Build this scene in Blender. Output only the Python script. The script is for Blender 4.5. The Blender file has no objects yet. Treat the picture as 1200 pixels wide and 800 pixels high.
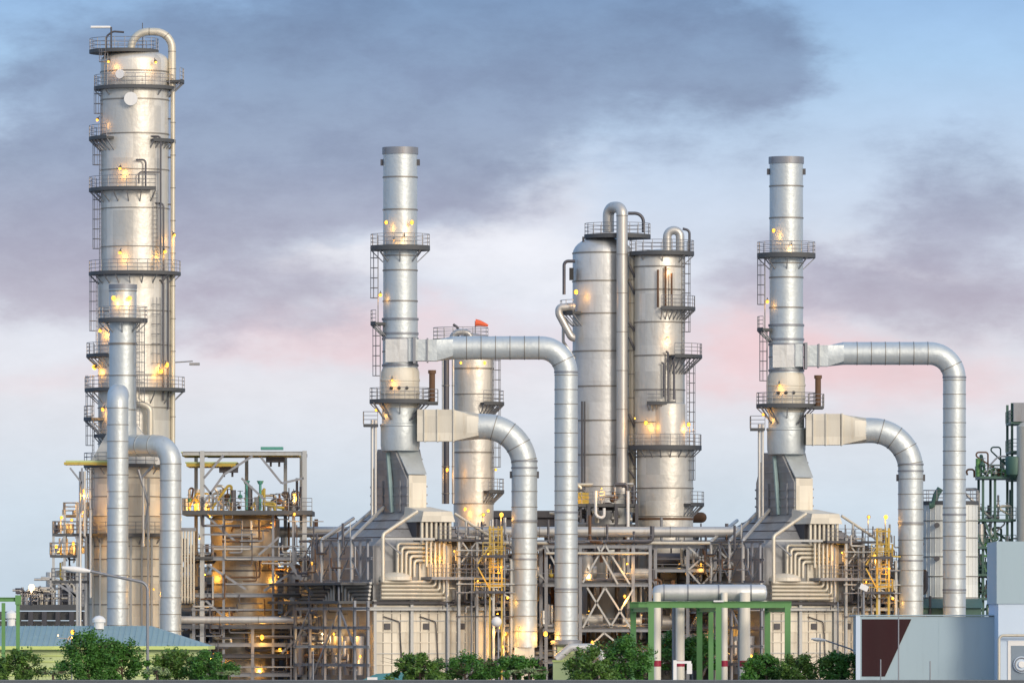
import bpy, math, random
from mathutils import Vector, Matrix
PI = math.pi
R = math.radians
C = bpy.context.scene.collection
sc = bpy.context.scene

# ------------------------------------------------------------------ camera
F = 9000.0          # focal length in pixels of the 1200 px wide photograph
BACK = F / 13.0 - 200.0   # the camera stands this far south of the origin
EYE = 5.0           # eye height
HOR = 735.0         # horizon row
cam = bpy.data.cameras.new('camera')
cam.sensor_width = 36; cam.lens = 36 * F / 1200.0
cam.shift_y = (HOR - 400) / 1200.0
cam.clip_start = 1; cam.clip_end = 20000
co = bpy.data.objects.new('camera', cam); C.objects.link(co)
co.location = (0, -BACK, EYE); co.rotation_euler = (R(90), 0, 0)
sc.camera = co

# ------------------------------------------------------------------ sun
SUN = Vector((0.50, -0.82, 0.30)).normalized()
sl = bpy.data.lights.new('sun', 'SUN'); sl.energy = 1.9; sl.angle = R(14); sl.color = (1.0, 0.89, 0.76)
so = bpy.data.objects.new('sun', sl); C.objects.link(so)
so.rotation_euler = (-SUN).to_track_quat('-Z', 'Y').to_euler()
so.location = SUN * 100

# ------------------------------------------------------------------ view
sc.view_settings.view_transform = 'Standard'
sc.view_settings.look = 'None'
sc.view_settings.exposure = 0.04
sc.view_settings.gamma = 1.0
sc.view_settings.use_curve_mapping = False
sc.cycles.max_bounces = 5
sc.cycles.use_denoising = True
sc.cycles.sample_clamp_indirect = 4

# ------------------------------------------------------------------ world
def lin(r, g, b):
    f = lambda c: (c / 255.0 / 12.92) if c / 255.0 <= 0.04045 else ((c / 255.0 + 0.055) / 1.055) ** 2.4
    return (f(r), f(g), f(b), 1.0)

class NT:
    def __init__(s, nt): s.nt = nt
    def n(s, t, **kw):
        x = s.nt.nodes.new(t)
        for k, v in kw.items(): setattr(x, k, v)
        return x
    def inp(s, sock, v):
        if isinstance(v, bpy.types.NodeSocket): s.nt.links.new(v, sock)
        else: sock.default_value = v
    def math(s, op, a, b=0.0, c=0.0, clamp=False):
        x = s.n('ShaderNodeMath', operation=op, use_clamp=clamp)
        s.inp(x.inputs[0], a); s.inp(x.inputs[1], b)
        if op in ('MULTIPLY_ADD', 'SMOOTH_MAX'): s.inp(x.inputs[2], c)
        return x.outputs[0]
    def noise(s, vec, scale, detail=4, rough=0.5):
        x = s.n('ShaderNodeTexNoise'); s.inp(x.inputs['Vector'], vec)
        x.inputs['Scale'].default_value = scale; x.inputs['Detail'].default_value = detail
        x.inputs['Roughness'].default_value = rough
        return x
    def mix(s, f, a, b):
        x = s.n('ShaderNodeMix', data_type='RGBA')
        s.inp(x.inputs[0], f); s.inp(x.inputs[6], a); s.inp(x.inputs[7], b)
        return x.outputs[2]
    def smooth(s, v, a, b):
        x = s.n('ShaderNodeMapRange', interpolation_type='SMOOTHSTEP')
        s.inp(x.inputs[0], v); x.inputs[1].default_value = a; x.inputs[2].default_value = b
        return x.outputs[0]
    def ramp(s, v, stops):
        x = s.n('ShaderNodeValToRGB'); s.inp(x.inputs[0], v)
        e = x.color_ramp.elements
        e[0].position, e[0].color = stops[0]; e[1].position, e[1].color = stops[-1]
        for p, c in stops[1:-1]:
            q = e.new(p); q.color = c
        return x.outputs[0]
    def xyz(s, x, y, z):
        c = s.n('ShaderNodeCombineXYZ'); s.inp(c.inputs[0], x); s.inp(c.inputs[1], y); s.inp(c.inputs[2], z)
        return c.outputs[0]

w = bpy.data.worlds.new('World'); sc.world = w; w.use_nodes = True
nt = w.node_tree; nt.nodes.clear(); N = NT(nt)
tc = N.n('ShaderNodeTexCoord').outputs['Generated']
sp = N.n('ShaderNodeSeparateXYZ'); N.inp(sp.inputs[0], tc)
dx, dy, dz = sp.outputs
az = N.math('ARCTAN2', dx, dy)                                   # 0 straight ahead, positive to the east
hyp = N.math('SQRT', N.math('ADD', N.math('MULTIPLY', dx, dx), N.math('MULTIPLY', dy, dy)))
el = N.math('ARCTAN2', dz, hyp)
cv = N.xyz(N.math('MULTIPLY', az, 1.0), N.math('MULTIPLY', el, 2.1), 0.0)
SC = F / 2600.0
n1 = N.noise(cv, 7.0 * SC, 6, 0.6)
n2 = N.noise(cv, 20.0 * SC, 7, 0.62)
ns = N.n('ShaderNodeSeparateColor'); N.inp(ns.inputs[0], n1.outputs['Color'])
wa = N.math('ADD', az, N.math('MULTIPLY', N.math('SUBTRACT', ns.outputs[0], 0.5), 0.16 / SC))
we = N.math('ADD', el, N.math('MULTIPLY', N.math('SUBTRACT', ns.outputs[1], 0.5), 0.075 / SC))
def blobs(lst, wob=0.5):
    tot = None
    for (px, py, rx, ry, s) in lst:
        ca, ce = math.atan((px - 600) / F), math.atan((HOR - py) / F)
        a = N.math('MULTIPLY', N.math('SUBTRACT', wa, ca), F / rx)
        b = N.math('MULTIPLY', N.math('SUBTRACT', we, ce), F / ry)
        d = N.math('ADD', N.math('MULTIPLY', a, a), N.math('MULTIPLY', b, b))
        g = N.math('MULTIPLY', N.math('EXPONENT', N.math('MULTIPLY', d, -1.0)), s)
        tot = g if tot is None else N.math('ADD', tot, g)
    nn = N.math('MULTIPLY', N.math('SUBTRACT', n2.outputs['Fac'], 0.5), wob)
    return N.math('ADD', tot, N.math('MULTIPLY', nn, N.smooth(tot, 0.02, 0.4)))
e01 = N.math('MULTIPLY', el, SC / 0.30)
clear = N.ramp(e01, [(0.0, lin(196, 214, 230)), (0.18, lin(208, 222, 236)), (0.36, lin(228, 229, 238)),
                     (0.62, lin(206, 218, 238)), (0.85, lin(168, 202, 238)), (1.0, lin(140, 180, 228))])
sky = N.n('ShaderNodeTexSky', sky_type='NISHITA')
sky.sun_disc = False; sky.sun_elevation = R(15); sky.sun_rotation = math.atan2(SUN.x, SUN.y)
skyc = N.n('ShaderNodeVectorMath', operation='SCALE'); N.inp(skyc.inputs[0], sky.outputs[0]); skyc.inputs[3].default_value = 0.10
clear = N.mix(0.93, skyc.outputs[0], clear)
pink = blobs([(1030, 440, 230, 55, 0.72), (880, 400, 120, 40, 0.4), (560, 400, 200, 45, 0.45), (330, 400, 170, 35, 0.5), (60, 455, 150, 30, 0.35),
              (620, 240, 160, 60, 0.25), (900, 350, 120, 60, 0.4)], 0.5)
c1 = N.mix(N.smooth(pink, 0.05, 1.0), clear, lin(234, 206, 210))
white = blobs([(400, 318, 60, 12, 1.2), (1110, 305, 90, 14, 0.8), (560, 300, 90, 30, 0.5), (640, 320, 180, 70, 0.8), (400, 320, 110, 32, 0.9), (60, 400, 160, 45, 0.6), (650, 210, 120, 40, 0.5),
               (1000, 280, 120, 30, 0.4), (1130, 500, 150, 50, 0.4), (620, 470, 200, 60, 0.35)], 0.6)
c2 = N.mix(N.smooth(white, 0.05, 1.1), c1, lin(236, 238, 246))
grey = blobs([(130, 60, 150, 120, 0.45), (450, 60, 300, 110, 1.0), (760, 60, 170, 95, 0.95), (300, 210, 260, 110, 0.85), (40, 250, 190, 105, 0.8),
              (500, 190, 130, 90, 0.5), (880, 110, 70, 60, 0.4), (60, 330, 150, 40, 0.5), (330, 350, 110, 40, 0.45),
              (1150, 215, 120, 80, 0.85), (1010, 330, 210, 48, 0.75), (1190, 340, 110, 60, 0.55), (260, 390, 190, 26, 0.35),
              (860, 290, 70, 50, 0.35)], 1.15)
gcol = N.ramp(e01, [(0.3, lin(206, 192, 201)), (0.50, lin(178, 173, 190)), (0.70, lin(145, 157, 183)), (0.95, lin(117, 140, 174))])
n3 = N.noise(cv, 9.0 * SC, 8, 0.68)
n3b = N.smooth(n3.outputs['Fac'], 0.36, 0.66)
gm = N.math('MULTIPLY', N.smooth(grey, 0.10, 0.95), N.math('ADD', 0.74, N.math('MULTIPLY', n3b, 0.24)))
c3 = N.mix(gm, c2, gcol)
tex = N.math('ADD', 0.86, N.math('MULTIPLY', N.noise(cv, 13.0 * SC, 8, 0.65).outputs['Fac'], 0.28))
tx = N.n('ShaderNodeVectorMath', operation='SCALE'); N.inp(tx.inputs[0], c3); N.inp(tx.inputs[3], tex)
# warm glow of the low sun round its own direction (behind the camera)
dt = N.n('ShaderNodeVectorMath', operation='DOT_PRODUCT'); N.inp(dt.inputs[0], tc); dt.inputs[1].default_value = SUN
glow = N.smooth(dt.outputs['Value'], 0.45, 1.0)
c4 = N.mix(N.math('MULTIPLY', glow, 0.85), tx.outputs[0], (1.65, 1.36, 1.05, 1))
low = N.smooth(el, -0.10, -0.01)
c5 = N.mix(low, (0.10, 0.10, 0.10, 1), c4)
bg = N.n('ShaderNodeBackground'); N.inp(bg.inputs[0], c5); bg.inputs[1].default_value = 1.0
wo = N.n('ShaderNodeOutputWorld'); nt.links.new(bg.outputs[0], wo.inputs[0])

# ------------------------------------------------------------------ materials
MATS = {}
def mat(name, col, rough=0.5, metal=0.0, var=0.12, scale=0.8, stain=0.0, staincol=(0.20, 0.11, 0.05, 1), bump=0.0,
        emit=None, es=0.0, streak=0.15, panel=None):
    m = bpy.data.materials.new(name); m.use_nodes = True
    t = m.node_tree; n = NT(t)
    b = t.nodes['Principled BSDF']
    oc = n.n('ShaderNodeTexCoord').outputs['Object']
    mp = n.n('ShaderNodeMapping'); n.inp(mp.inputs[0], oc); mp.inputs['Scale'].default_value = (1, 1, streak)
    nz = n.noise(mp.outputs[0], scale, 5, 0.6)
    k = n.math('ADD', 1.0 - var, n.math('MULTIPLY', nz.outputs['Fac'], 2 * var))
    base = n.n('ShaderNodeVectorMath', operation='SCALE'); base.inputs[0].default_value = col[:3]; n.inp(base.inputs[3], k)
    c = base.outputs[0]
    if panel:
        # sheet-by-sheet tone differences of the cladding: cells of panel size
        mq = n.n('ShaderNodeVectorMath', operation='SNAP'); n.inp(mq.inputs[0], oc); mq.inputs[1].default_value = panel
        wn = n.n('ShaderNodeTexWhiteNoise'); n.inp(wn.inputs['Vector'], mq.outputs[0])
        kk = n.math('ADD', 0.84, n.math('MULTIPLY', wn.outputs['Value'], 0.24))
        s2 = n.n('ShaderNodeVectorMath', operation='SCALE'); n.inp(s2.inputs[0], c); n.inp(s2.inputs[3], kk); c = s2.outputs[0]
    if stain:
        mp2 = n.n('ShaderNodeMapping'); n.inp(mp2.inputs[0], oc); mp2.inputs['Scale'].default_value = (1.7, 1.7, 0.22)
        nz2 = n.noise(mp2.outputs[0], 1.3, 6, 0.7)
        c = n.mix(n.math('MULTIPLY', n.smooth(nz2.outputs['Fac'], 0.52, 0.75), stain), c, staincol)
    n.inp(b.inputs['Base Color'], c)
    b.inputs['Metallic'].default_value = metal
    n.inp(b.inputs['Roughness'], n.math('ADD', rough - 0.08, n.math('MULTIPLY', nz.outputs['Fac'], 0.16)))
    if bump:
        bp = n.n('ShaderNodeBump'); bp.inputs['Strength'].default_value = bump; bp.inputs['Distance'].default_value = 0.15
        nb = n.noise(oc, 1.6, 4, 0.6); n.inp(bp.inputs['Height'], nb.outputs['Fac'])
        t.links.new(bp.outputs[0], b.inputs['Normal'])
    if emit:
        b.inputs['Emission Color'].default_value = emit; b.inputs['Emission Strength'].default_value = es
    MATS[name] = m
    return m
mat('clad', (0.68, 0.66, 0.60), 0.46, 0.42, 0.16, 0.8, 0.42, (0.36, 0.31, 0.24, 1), 0.30, panel=(1.9, 1.9, 2.4))
mat('clad_grey', (0.63, 0.64, 0.63), 0.50, 0.42, 0.14, 0.7, 0.35, (0.34, 0.31, 0.27, 1), 0.25, panel=(2.5, 2.5, 2.0))
mat('duct', (0.55, 0.60, 0.615), 0.48, 0.52, 0.14, 0.8, 0.35, (0.33, 0.33, 0.30, 1), 0.30)
mat('seam', (0.27, 0.25, 0.22), 0.5, 0.5, 0.2)
mat('cream', (0.68, 0.64, 0.54), 0.6, 0.1, 0.16, 1.0, 0.45, (0.42, 0.32, 0.20, 1), 0.05, panel=(1.3, 50, 1.5))
mat('drum', (0.34, 0.31, 0.26), 0.5, 0.4, 0.2, 0.9, 0.5, (0.16, 0.12, 0.09, 1), 0.3)  # base darkened: shadow inside the frame is put into the metal colour
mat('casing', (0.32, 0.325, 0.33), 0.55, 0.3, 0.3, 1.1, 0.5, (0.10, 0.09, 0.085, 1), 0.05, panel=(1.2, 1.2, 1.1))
mat('steel', (0.27, 0.285, 0.31), 0.5, 0.45, 0.25, 1.5, 0.35)
mat('steel_pale', (0.46, 0.475, 0.47), 0.5, 0.35, 0.18, 1.5, 0.35)
mat('steel_dark', (0.085, 0.085, 0.095), 0.6, 0.3, 0.3, 1.5, 0.2)
mat('grating', (0.10, 0.105, 0.11), 0.7, 0.3, 0.2)
mat('rail', (0.26, 0.26, 0.27), 0.5, 0.5, 0.2)
mat('pipe', (0.55, 0.54, 0.51), 0.4, 0.5, 0.18, 1.2, 0.35)
mat('pipe_cream', (0.62, 0.58, 0.48), 0.45, 0.35, 0.15, 1.2, 0.30)
mat('pipe_dark', (0.11, 0.11, 0.125), 0.5, 0.4, 0.3, 1.5, 0.3)
mat('rust', (0.15, 0.085, 0.05), 0.8, 0.1, 0.35, 2.0, 0.5, (0.07, 0.035, 0.02, 1))
mat('yellow', (0.60, 0.40, 0.07), 0.5, 0.0, 0.15, 1.0, 0.2)
mat('yellow_dull', (0.50, 0.38, 0.07), 0.55, 0.0, 0.2, 1.0, 0.4)
mat('green_frame', (0.115, 0.29, 0.095), 0.5, 0.0, 0.16, 1.2, 0.30, (0.08, 0.10, 0.04, 1))
mat('green_steel', (0.06, 0.13, 0.105), 0.5, 0.1, 0.2, 1.2, 0.3, (0.03, 0.03, 0.02, 1))
mat('teal_roof', (0.29, 0.41, 0.41), 0.6, 0.0, 0.14, 0.9, 0.5, (0.20, 0.27, 0.26, 1), streak=1)
mat('teal_box', (0.08, 0.30, 0.25), 0.5, 0.0, 0.1)
mat('lime_wall', (0.50, 0.60, 0.30), 0.7, 0.0, 0.10, 0.8, 0.3, (0.3, 0.33, 0.18, 1))
mat('lime_trim', (0.55, 0.66, 0.22), 0.6, 0.0, 0.1)
mat('white', (0.78, 0.78, 0.76), 0.5, 0.0, 0.08, 1.0, 0.2, (0.5, 0.45, 0.38, 1))
mat('red', (0.35, 0.02, 0.05), 0.5, 0.0, 0.1)
mat('maroon', (0.030, 0.006, 0.008), 0.85, 0.0, 0.15, 0.7, 0.3, (0.05, 0.02, 0.02, 1))
mat('bluegrey', (0.36, 0.47, 0.52), 0.55, 0.0, 0.06, 0.5, 0.25, (0.28, 0.36, 0.40, 1))
mat('bluepale', (0.55, 0.66, 0.78), 0.55, 0.0, 0.05)
mat('paint_cream', (0.80, 0.75, 0.64), 0.45, 0.0, 0.08, 1.2, 0.25, (0.55, 0.47, 0.36, 1))
mat('corrugated', (0.10, 0.105, 0.12), 0.6, 0.2, 0.3, 1.0, 0.4, (0.05, 0.045, 0.04, 1), panel=(2.0, 2.0, 1.5))
mat('silo', (0.80, 0.82, 0.78), 0.6, 0.1, 0.1, 0.5, 0.3, (0.35, 0.36, 0.33, 1), panel=(3, 3, 3))
mat('concrete', (0.30, 0.29, 0.28), 0.85, 0.0, 0.2, 1.0, 0.3, (0.16, 0.15, 0.14, 1), streak=1)
mat('wallconc', (0.13, 0.15, 0.17), 0.85, 0.0, 0.2, 1.3, 0.5, (0.13, 0.14, 0.15, 1))
mat('glass', (0.22, 0.28, 0.34), 0.1, 0.0, 0.05)
mat('sock', (0.75, 0.13, 0.05), 0.7, 0.0, 0.1)
mat('bark', (0.10, 0.07, 0.05), 0.9, 0.0, 0.3, 6)
mat('black', (0.02, 0.02, 0.02), 0.6)
mat('bulb', (0.9, 0.5, 0.1), 0.4, emit=(1.0, 0.45, 0.04, 1), es=1.7)
mat('bulb_white', (0.9, 0.8, 0.6), 0.4, emit=(1.0, 0.72, 0.38, 1), es=1.8)
def leafmat(name, c1, c2):
    m = bpy.data.materials.new(name); m.use_nodes = True
    t = m.node_tree; n = NT(t); b = t.nodes['Principled BSDF']
    g = n.n('ShaderNodeNewGeometry')
    oc = n.n('ShaderNodeTexCoord').outputs['Object']
    f = n.math('ADD', n.math('MULTIPLY', g.outputs['Random Per Island'], 0.55), n.math('MULTIPLY', n.noise(oc, 1.3, 2).outputs['Fac'], 0.6))
    n.inp(b.inputs['Base Color'], n.mix(f, c1, c2)); b.inputs['Roughness'].default_value = 0.6
    MATS[name] = m
leafmat('leaf', (0.014, 0.072, 0.010, 1), (0.080, 0.23, 0.030, 1))
leafmat('leaf_olive', (0.022, 0.070, 0.012, 1), (0.12, 0.24, 0.035, 1))
leafmat('leaf_pale', (0.10, 0.20, 0.07, 1), (0.34, 0.44, 0.22, 1))

# ------------------------------------------------------------------ mesh builder
def orth(d):
    d = d.normalized(); a = Vector((0, 0, 1)) if abs(d.z) < 0.9 else Vector((0, 1, 0))
    u = d.cross(a).normalized(); return u, u.cross(d).normalized()
class MB:
    def __init__(s, M=None): s.v = []; s.f = []; s.M = M; s.dark = set()
    def add(s, vs, fs):
        o = len(s.v)
        s.v += [(s.M @ Vector(p)) if s.M else Vector(p) for p in vs]
        s.f += [tuple(i + o for i in f) for f in fs]
        return s
    def box(s, x0, x1, y0, y1, z0, z1):
        vs = [(x, y, z) for z in (z0, z1) for y in (y0, y1) for x in (x0, x1)]
        return s.add(vs, [(0, 2, 3, 1), (4, 5, 7, 6), (0, 1, 5, 4), (1, 3, 7, 5), (3, 2, 6, 7), (2, 0, 4, 6)])
    def hexa(s, b, t):                                       # bottom four corners, top four corners
        return s.add(list(b) + list(t), [(3, 2, 1, 0), (4, 5, 6, 7), (0, 1, 5, 4), (1, 2, 6, 5), (2, 3, 7, 6), (3, 0, 4, 7)])
    def prism(s, p, q, outline):
        p, q = Vector(p), Vector(q); u, w_ = orth(q - p); n = len(outline)
        vs = [c + u * a + w_ * b for c in (p, q) for a, b in outline]
        fs = [(i, (i + 1) % n, n + (i + 1) % n, n + i) for i in range(n)] + [tuple(range(n - 1, -1, -1)), tuple(range(n, 2 * n))]
        return s.add(vs, fs)
    def bar(s, p, q, a, b=None):
        b = b or a; a /= 2; b /= 2
        return s.prism(p, q, [(-a, -b), (a, -b), (a, b), (-a, b)])
    def ibeam(s, p, q, a, b=None):
        b = b or a; a /= 2; b /= 2; t = a * 0.3; w_ = a * 0.16
        return s.prism(p, q, [(-a, -b), (a, -b), (a, -b + t), (w_, -b + t), (w_, b - t), (a, b - t), (a, b), (-a, b), (-a, b - t), (-w_, b - t), (-w_, -b + t), (-a, -b + t)])
    def cyl(s, p, q, r, r2=None, n=16):
        r2 = r if r2 is None else r2
        p, q = Vector(p), Vector(q); u, w_ = orth(q - p)
        vs = [c + (u * math.cos(2 * PI * i / n) + w_ * math.sin(2 * PI * i / n)) * rr for c, rr in ((p, r), (q, r2)) for i in range(n)]
        fs = [(i, (i + 1) % n, n + (i + 1) % n, n + i) for i in range(n)] + [tuple(range(n - 1, -1, -1)), tuple(range(n, 2 * n))]
        return s.add(vs, fs)
    def lathe(s, prof, cx, cy, n=48, hot=()):
        vs = []; fs = []; m = len(prof)
        for i in range(n):
            a = 2 * PI * i / n
            vs += [(cx + r * math.cos(a), cy + r * math.sin(a), z) for r, z in prof]
        for i in range(n):
            j = (i + 1) % n
            for k in range(m - 1):
                if (k in hot): s.dark.add(len(s.f) + len(fs))
                fs.append((i * m + k, j * m + k, j * m + k + 1, i * m + k + 1))
        fs.append(tuple(i * m for i in range(n - 1, -1, -1))); fs.append(tuple(i * m + m - 1 for i in range(n)))
        return s.add(vs, fs)
    def sphere(s, c, r, n=12, sz=1.0):
        k = n // 2
        prof = [(max(1e-4, r * math.sin(PI * i / k)), c[2] - r * sz * math.cos(PI * i / k)) for i in range(k + 1)]
        return s.lathe(prof, c[0], c[1], n)
    def sweep(s, P, rad, n=20, closed=False, base=None):
        P = [Vector(p) for p in P]; m = len(P)
        if not isinstance(rad, (list, tuple)): rad = [rad] * m
        def tan(i):
            if closed: return (P[(i + 1) % m] - P[i - 1]).normalized()
            a = P[max(0, i - 1)]; b = P[min(m - 1, i + 1)]
            return (b - a).normalized()
        t = tan(0); u, _ = orth(t); vs = []
        for i in range(m):
            t2 = tan(i); u = (u - t2 * u.dot(t2)).normalized(); w_ = t2.cross(u)
            vs += [P[i] + (u * math.cos(2 * PI * k / n) + w_ * math.sin(2 * PI * k / n)) * rad[i] for k in range(n)]
        fs = []
        for i in range(m if closed else m - 1):
            j = (i + 1) % m
            if base and rad[i] > base * 1.015 and rad[j] > base * 1.015: s.dark.update(range(len(s.f) + len(fs), len(s.f) + len(fs) + n))
            fs += [(i * n + k, i * n + (k + 1) % n, j * n + (k + 1) % n, j * n + k) for k in range(n)]
        if not closed: fs += [tuple(range(n - 1, -1, -1)), tuple((m - 1) * n + k for k in range(n))]
        return s.add(vs, fs)
    def tube(s, pts, r, bend=None, n=10, seam=0.0, lip=1.035, gores=7):
        s.sweep(*path(pts, r, bend, seam, lip, gores), n=n, base=r if seam else None); return s
    def obj(s, name, m, parent=None):
        me = bpy.data.meshes.new(name)
        off = TL.get(parent.name, Vector((0, 0, 0))) if parent else Vector((0, 0, 0))
        me.from_pydata([tuple(p - off) for p in s.v], [], s.f)
        me.materials.append(MATS[m] if isinstance(m, str) else m)
        if s.dark:
            me.materials.append(MATS['seam']); mi = [0] * len(me.polygons)
            for i in s.dark: mi[i] = 1
            me.polygons.foreach_set('material_index', mi)
        me.polygons.foreach_set('use_smooth', [True] * len(me.polygons))
        me.set_sharp_from_angle(angle=R(38)); me.update()
        o = bpy.data.objects.new(name, me); C.objects.link(o)
        if parent: o.parent = parent; TL[o.name] = off
        return o
def path(pts, r, bend=None, seam=0.0, lip=1.035, gores=7):
    P = [Vector(p) for p in pts]; bend = r * 1.6 if bend is None else bend
    out = [P[0]]
    for i in range(1, len(P) - 1):
        a, b, c = P[i - 1], P[i], P[i + 1]
        d1, d2 = (a - b), (c - b); l1, l2 = d1.length, d2.length
        ang = d1.angle(d2, PI)
        if ang > PI - 0.02: out.append(b); continue
        tl = min(bend / math.tan(ang / 2), l1 * 0.49 if i > 1 else l1 * 0.95, l2 * 0.49 if i < len(P) - 2 else l2 * 0.95)
        rr = tl * math.tan(ang / 2)
        s_, e_ = b + d1.normalized() * tl, b + d2.normalized() * tl
        bis = (d1.normalized() + d2.normalized()).normalized(); ctr = b + bis * (rr / math.sin(ang / 2))
        v0, v1 = s_ - ctr, e_ - ctr; tot = v0.angle(v1)
        for k in range(gores + 1):
            t = k / gores
            out.append(ctr + (v0 * math.sin((1 - t) * tot) + v1 * math.sin(t * tot)) / math.sin(tot))
    out.append(P[-1])
    if not seam: return out, [r] * len(out)
    # a seam ring (raised lap joint) every «seam» metres along the run
    Q = [out[0]]; Rr = [r]; acc = 0.0
    for i in range(1, len(out)):
        a, b = out[i - 1], out[i]; L = (b - a).length; d = (b - a) / L if L else Vector((0, 0, 1)); pos = 0.0
        while acc + (L - pos) >= seam and L > 0.3:
            pos += max(0.06, seam - acc); acc = 0.0
            if pos > L - 0.12: break
            for dd, k in ((-0.04, 1), (-0.035, lip), (0.035, lip), (0.04, 1)): Q.append(a + d * (pos + dd)); Rr.append(r * k)
        acc += L - pos
        Q.append(b); Rr.append(r)
    return Q, Rr
TL = {}
def thing(name, label, cat, loc=(0, 0, 0), group=None):
    o = bpy.data.objects.new(name, None); C.objects.link(o); o.location = loc; o.empty_display_size = 0.5
    TL[o.name] = Vector(loc)
    return tag(o, label, cat, group)
def tag(o, label, cat, group=None, kind=None):
    if label: o['label'] = label
    if cat: o['category'] = cat
    if group: o['group'] = group
    if kind: o['kind'] = kind
    return o
def struct(name, mb, m, label=None):
    o = mb.obj(name, m); o['kind'] = 'structure'
    if label: o['label'] = label
    return o
def single(name, mb, m, label, cat, group=None): return tag(mb.obj(name, m), label, cat, group)
KIDS = None
def copy_tree(o, off, label, parent=None):
    c = o.copy(); C.objects.link(c)
    if parent: c.parent = parent
    else:
        c.location = o.location + Vector(off)
        if label: c['label'] = label
    for ch in [x for x in list(C.objects) if x.parent is o]: copy_tree(ch, off, None, c)
    return c
def PX(Y): return (Y + BACK) / F            # metres per photograph pixel at depth Y
def X(px, Y): return (px - 600) * PX(Y)
def Z(py, Y): return EYE + (HOR - py) * PX(Y)
def S(px, py, Y): return Vector((X(px, Y), Y, Z(py, Y)))
rnd = random.Random(7)

# ------------------------------------------------------------------ shared builders
ORANGE = (1.0, 0.46, 0.07)
def lamp(T, p, power=30, r=0.2, out=(0.2, -1.0, -0.1), white=False, arm=0.45, light=True):
    """a floodlight with a bracket: p is where the glass sits"""
    p = Vector(p); out = Vector(out).normalized()
    m = MB(); m.cyl(p - out * arm, p - out * 0.04, 0.035, n=6); m.cyl(p - out * 0.22, p - out * 0.02, r * 0.4, r * 0.68, n=10)
    L = m.obj('lamp', 'steel_dark', T)
    q_ = rnd.uniform(0.5, 0.85)
    MB().sphere(p + out * 0.02, r * q_ * 0.92, 10, rnd.uniform(1.0, 1.4)).obj('bulb', 'bulb_white' if white else 'bulb', L)
    if light:
        d = bpy.data.lights.new('lamp_light', 'POINT'); d.energy = (power if power < 40 else 40 + (power - 40) * 0.45) * 2.3; d.color = (1.0, 0.70, 0.36) if white else ORANGE; d.shadow_soft_size = 0.15
        o = bpy.data.objects.new('lamp_light', d); C.objects.link(o); o.parent = L
        o.location = p + Vector((0.0, -0.12, -0.45)) - TL[L.name]
    return L
def ring_platform(T, cx, cy, z, ri, ro, a0=0, a1=360, rail=True, th=0.24, brk=True):
    full = abs(a1 - a0) >= 359; n = max(4, int(abs(a1 - a0) / 9))
    A = [R(a0 + (a1 - a0) * i / n) for i in range(n + (0 if full else 1))]
    m = MB(); vs = []; fs = []
    for a in A:
        c, s_ = math.cos(a), math.sin(a)
        vs += [(cx + ri * c, cy + ri * s_, z - th), (cx + ro * c, cy + ro * s_, z - th), (cx + ro * c, cy + ro * s_, z + 0.08), (cx + ro * c - 0.02 * c, cy + ro * s_ - 0.02 * s_, z), (cx + ri * c, cy + ri * s_, z)]
    k = len(A)
    for i in range(k if full else k - 1):
        j = (i + 1) % k
        for e in range(5): fs.append((i * 5 + e, j * 5 + e, j * 5 + (e + 1) % 5, i * 5 + (e + 1) % 5))
    if not full: fs += [(4, 3, 2, 1, 0), tuple((k - 1) * 5 + e for e in range(5))]
    m.add(vs, fs)
    P = m.obj('platform', 'grating', T)
    if brk:
        b = MB()
        for a in A[::max(1, int(k / 8))]:
            c, s_ = math.cos(a), math.sin(a)
            b.bar((cx + ri * c, cy + ri * s_, z - th - (ro - ri) * 0.9), (cx + (ro - 0.1) * c, cy + (ro - 0.1) * s_, z - th - 0.02), 0.09)
        b.obj('bracket', 'steel', P)
    if rail:
        r_ = ro - 0.05; m = MB()
        for h in (0.4, 0.75, 1.1):
            m.sweep([(cx + r_ * math.cos(a), cy + r_ * math.sin(a), z + h) for a in A], 0.028, 5, closed=full)
        np_ = max(3, int(R(abs(a1 - a0)) * r_ / 0.9))
        for i in range(np_ + (0 if full else 1)):
            a = R(a0 + (a1 - a0) * i / np_); x, y = cx + r_ * math.cos(a), cy + r_ * math.sin(a)
            m.cyl((x, y, z), (x, y, z + 1.1), 0.032, n=5)
        m.obj('railing', 'rail', P)
    return P
def flat_platform(T, x0, x1, y0, y1, z, M=None, rail='fblr', th=0.22, deck='grating', railm='rail', h=1.1):
    P = MB(M).box(x0, x1, y0, y1, z - th, z).obj('platform', deck, T)
    m = MB(M)
    segs = {'f': ((x0, y0), (x1, y0)), 'b': ((x0, y1), (x1, y1)), 'l': ((x0, y0), (x0, y1)), 'r': ((x1, y0), (x1, y1))}
    for k in rail:
        (ax, ay), (bx, by) = segs[k]
        for hh in (0.36 * h, 0.68 * h, h): m.cyl((ax, ay, z + hh), (bx, by, z + hh), 0.03, n=5)
        L = math.hypot(bx - ax, by - ay); q = max(1, round(L / 1.1))
        for i in range(q + 1): m.cyl((ax + (bx - ax) * i / q, ay + (by - ay) * i / q, z), (ax + (bx - ax) * i / q, ay + (by - ay) * i / q, z + h), 0.032, n=5)
    if rail: m.obj('railing', railm, P)
    return P
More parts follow.
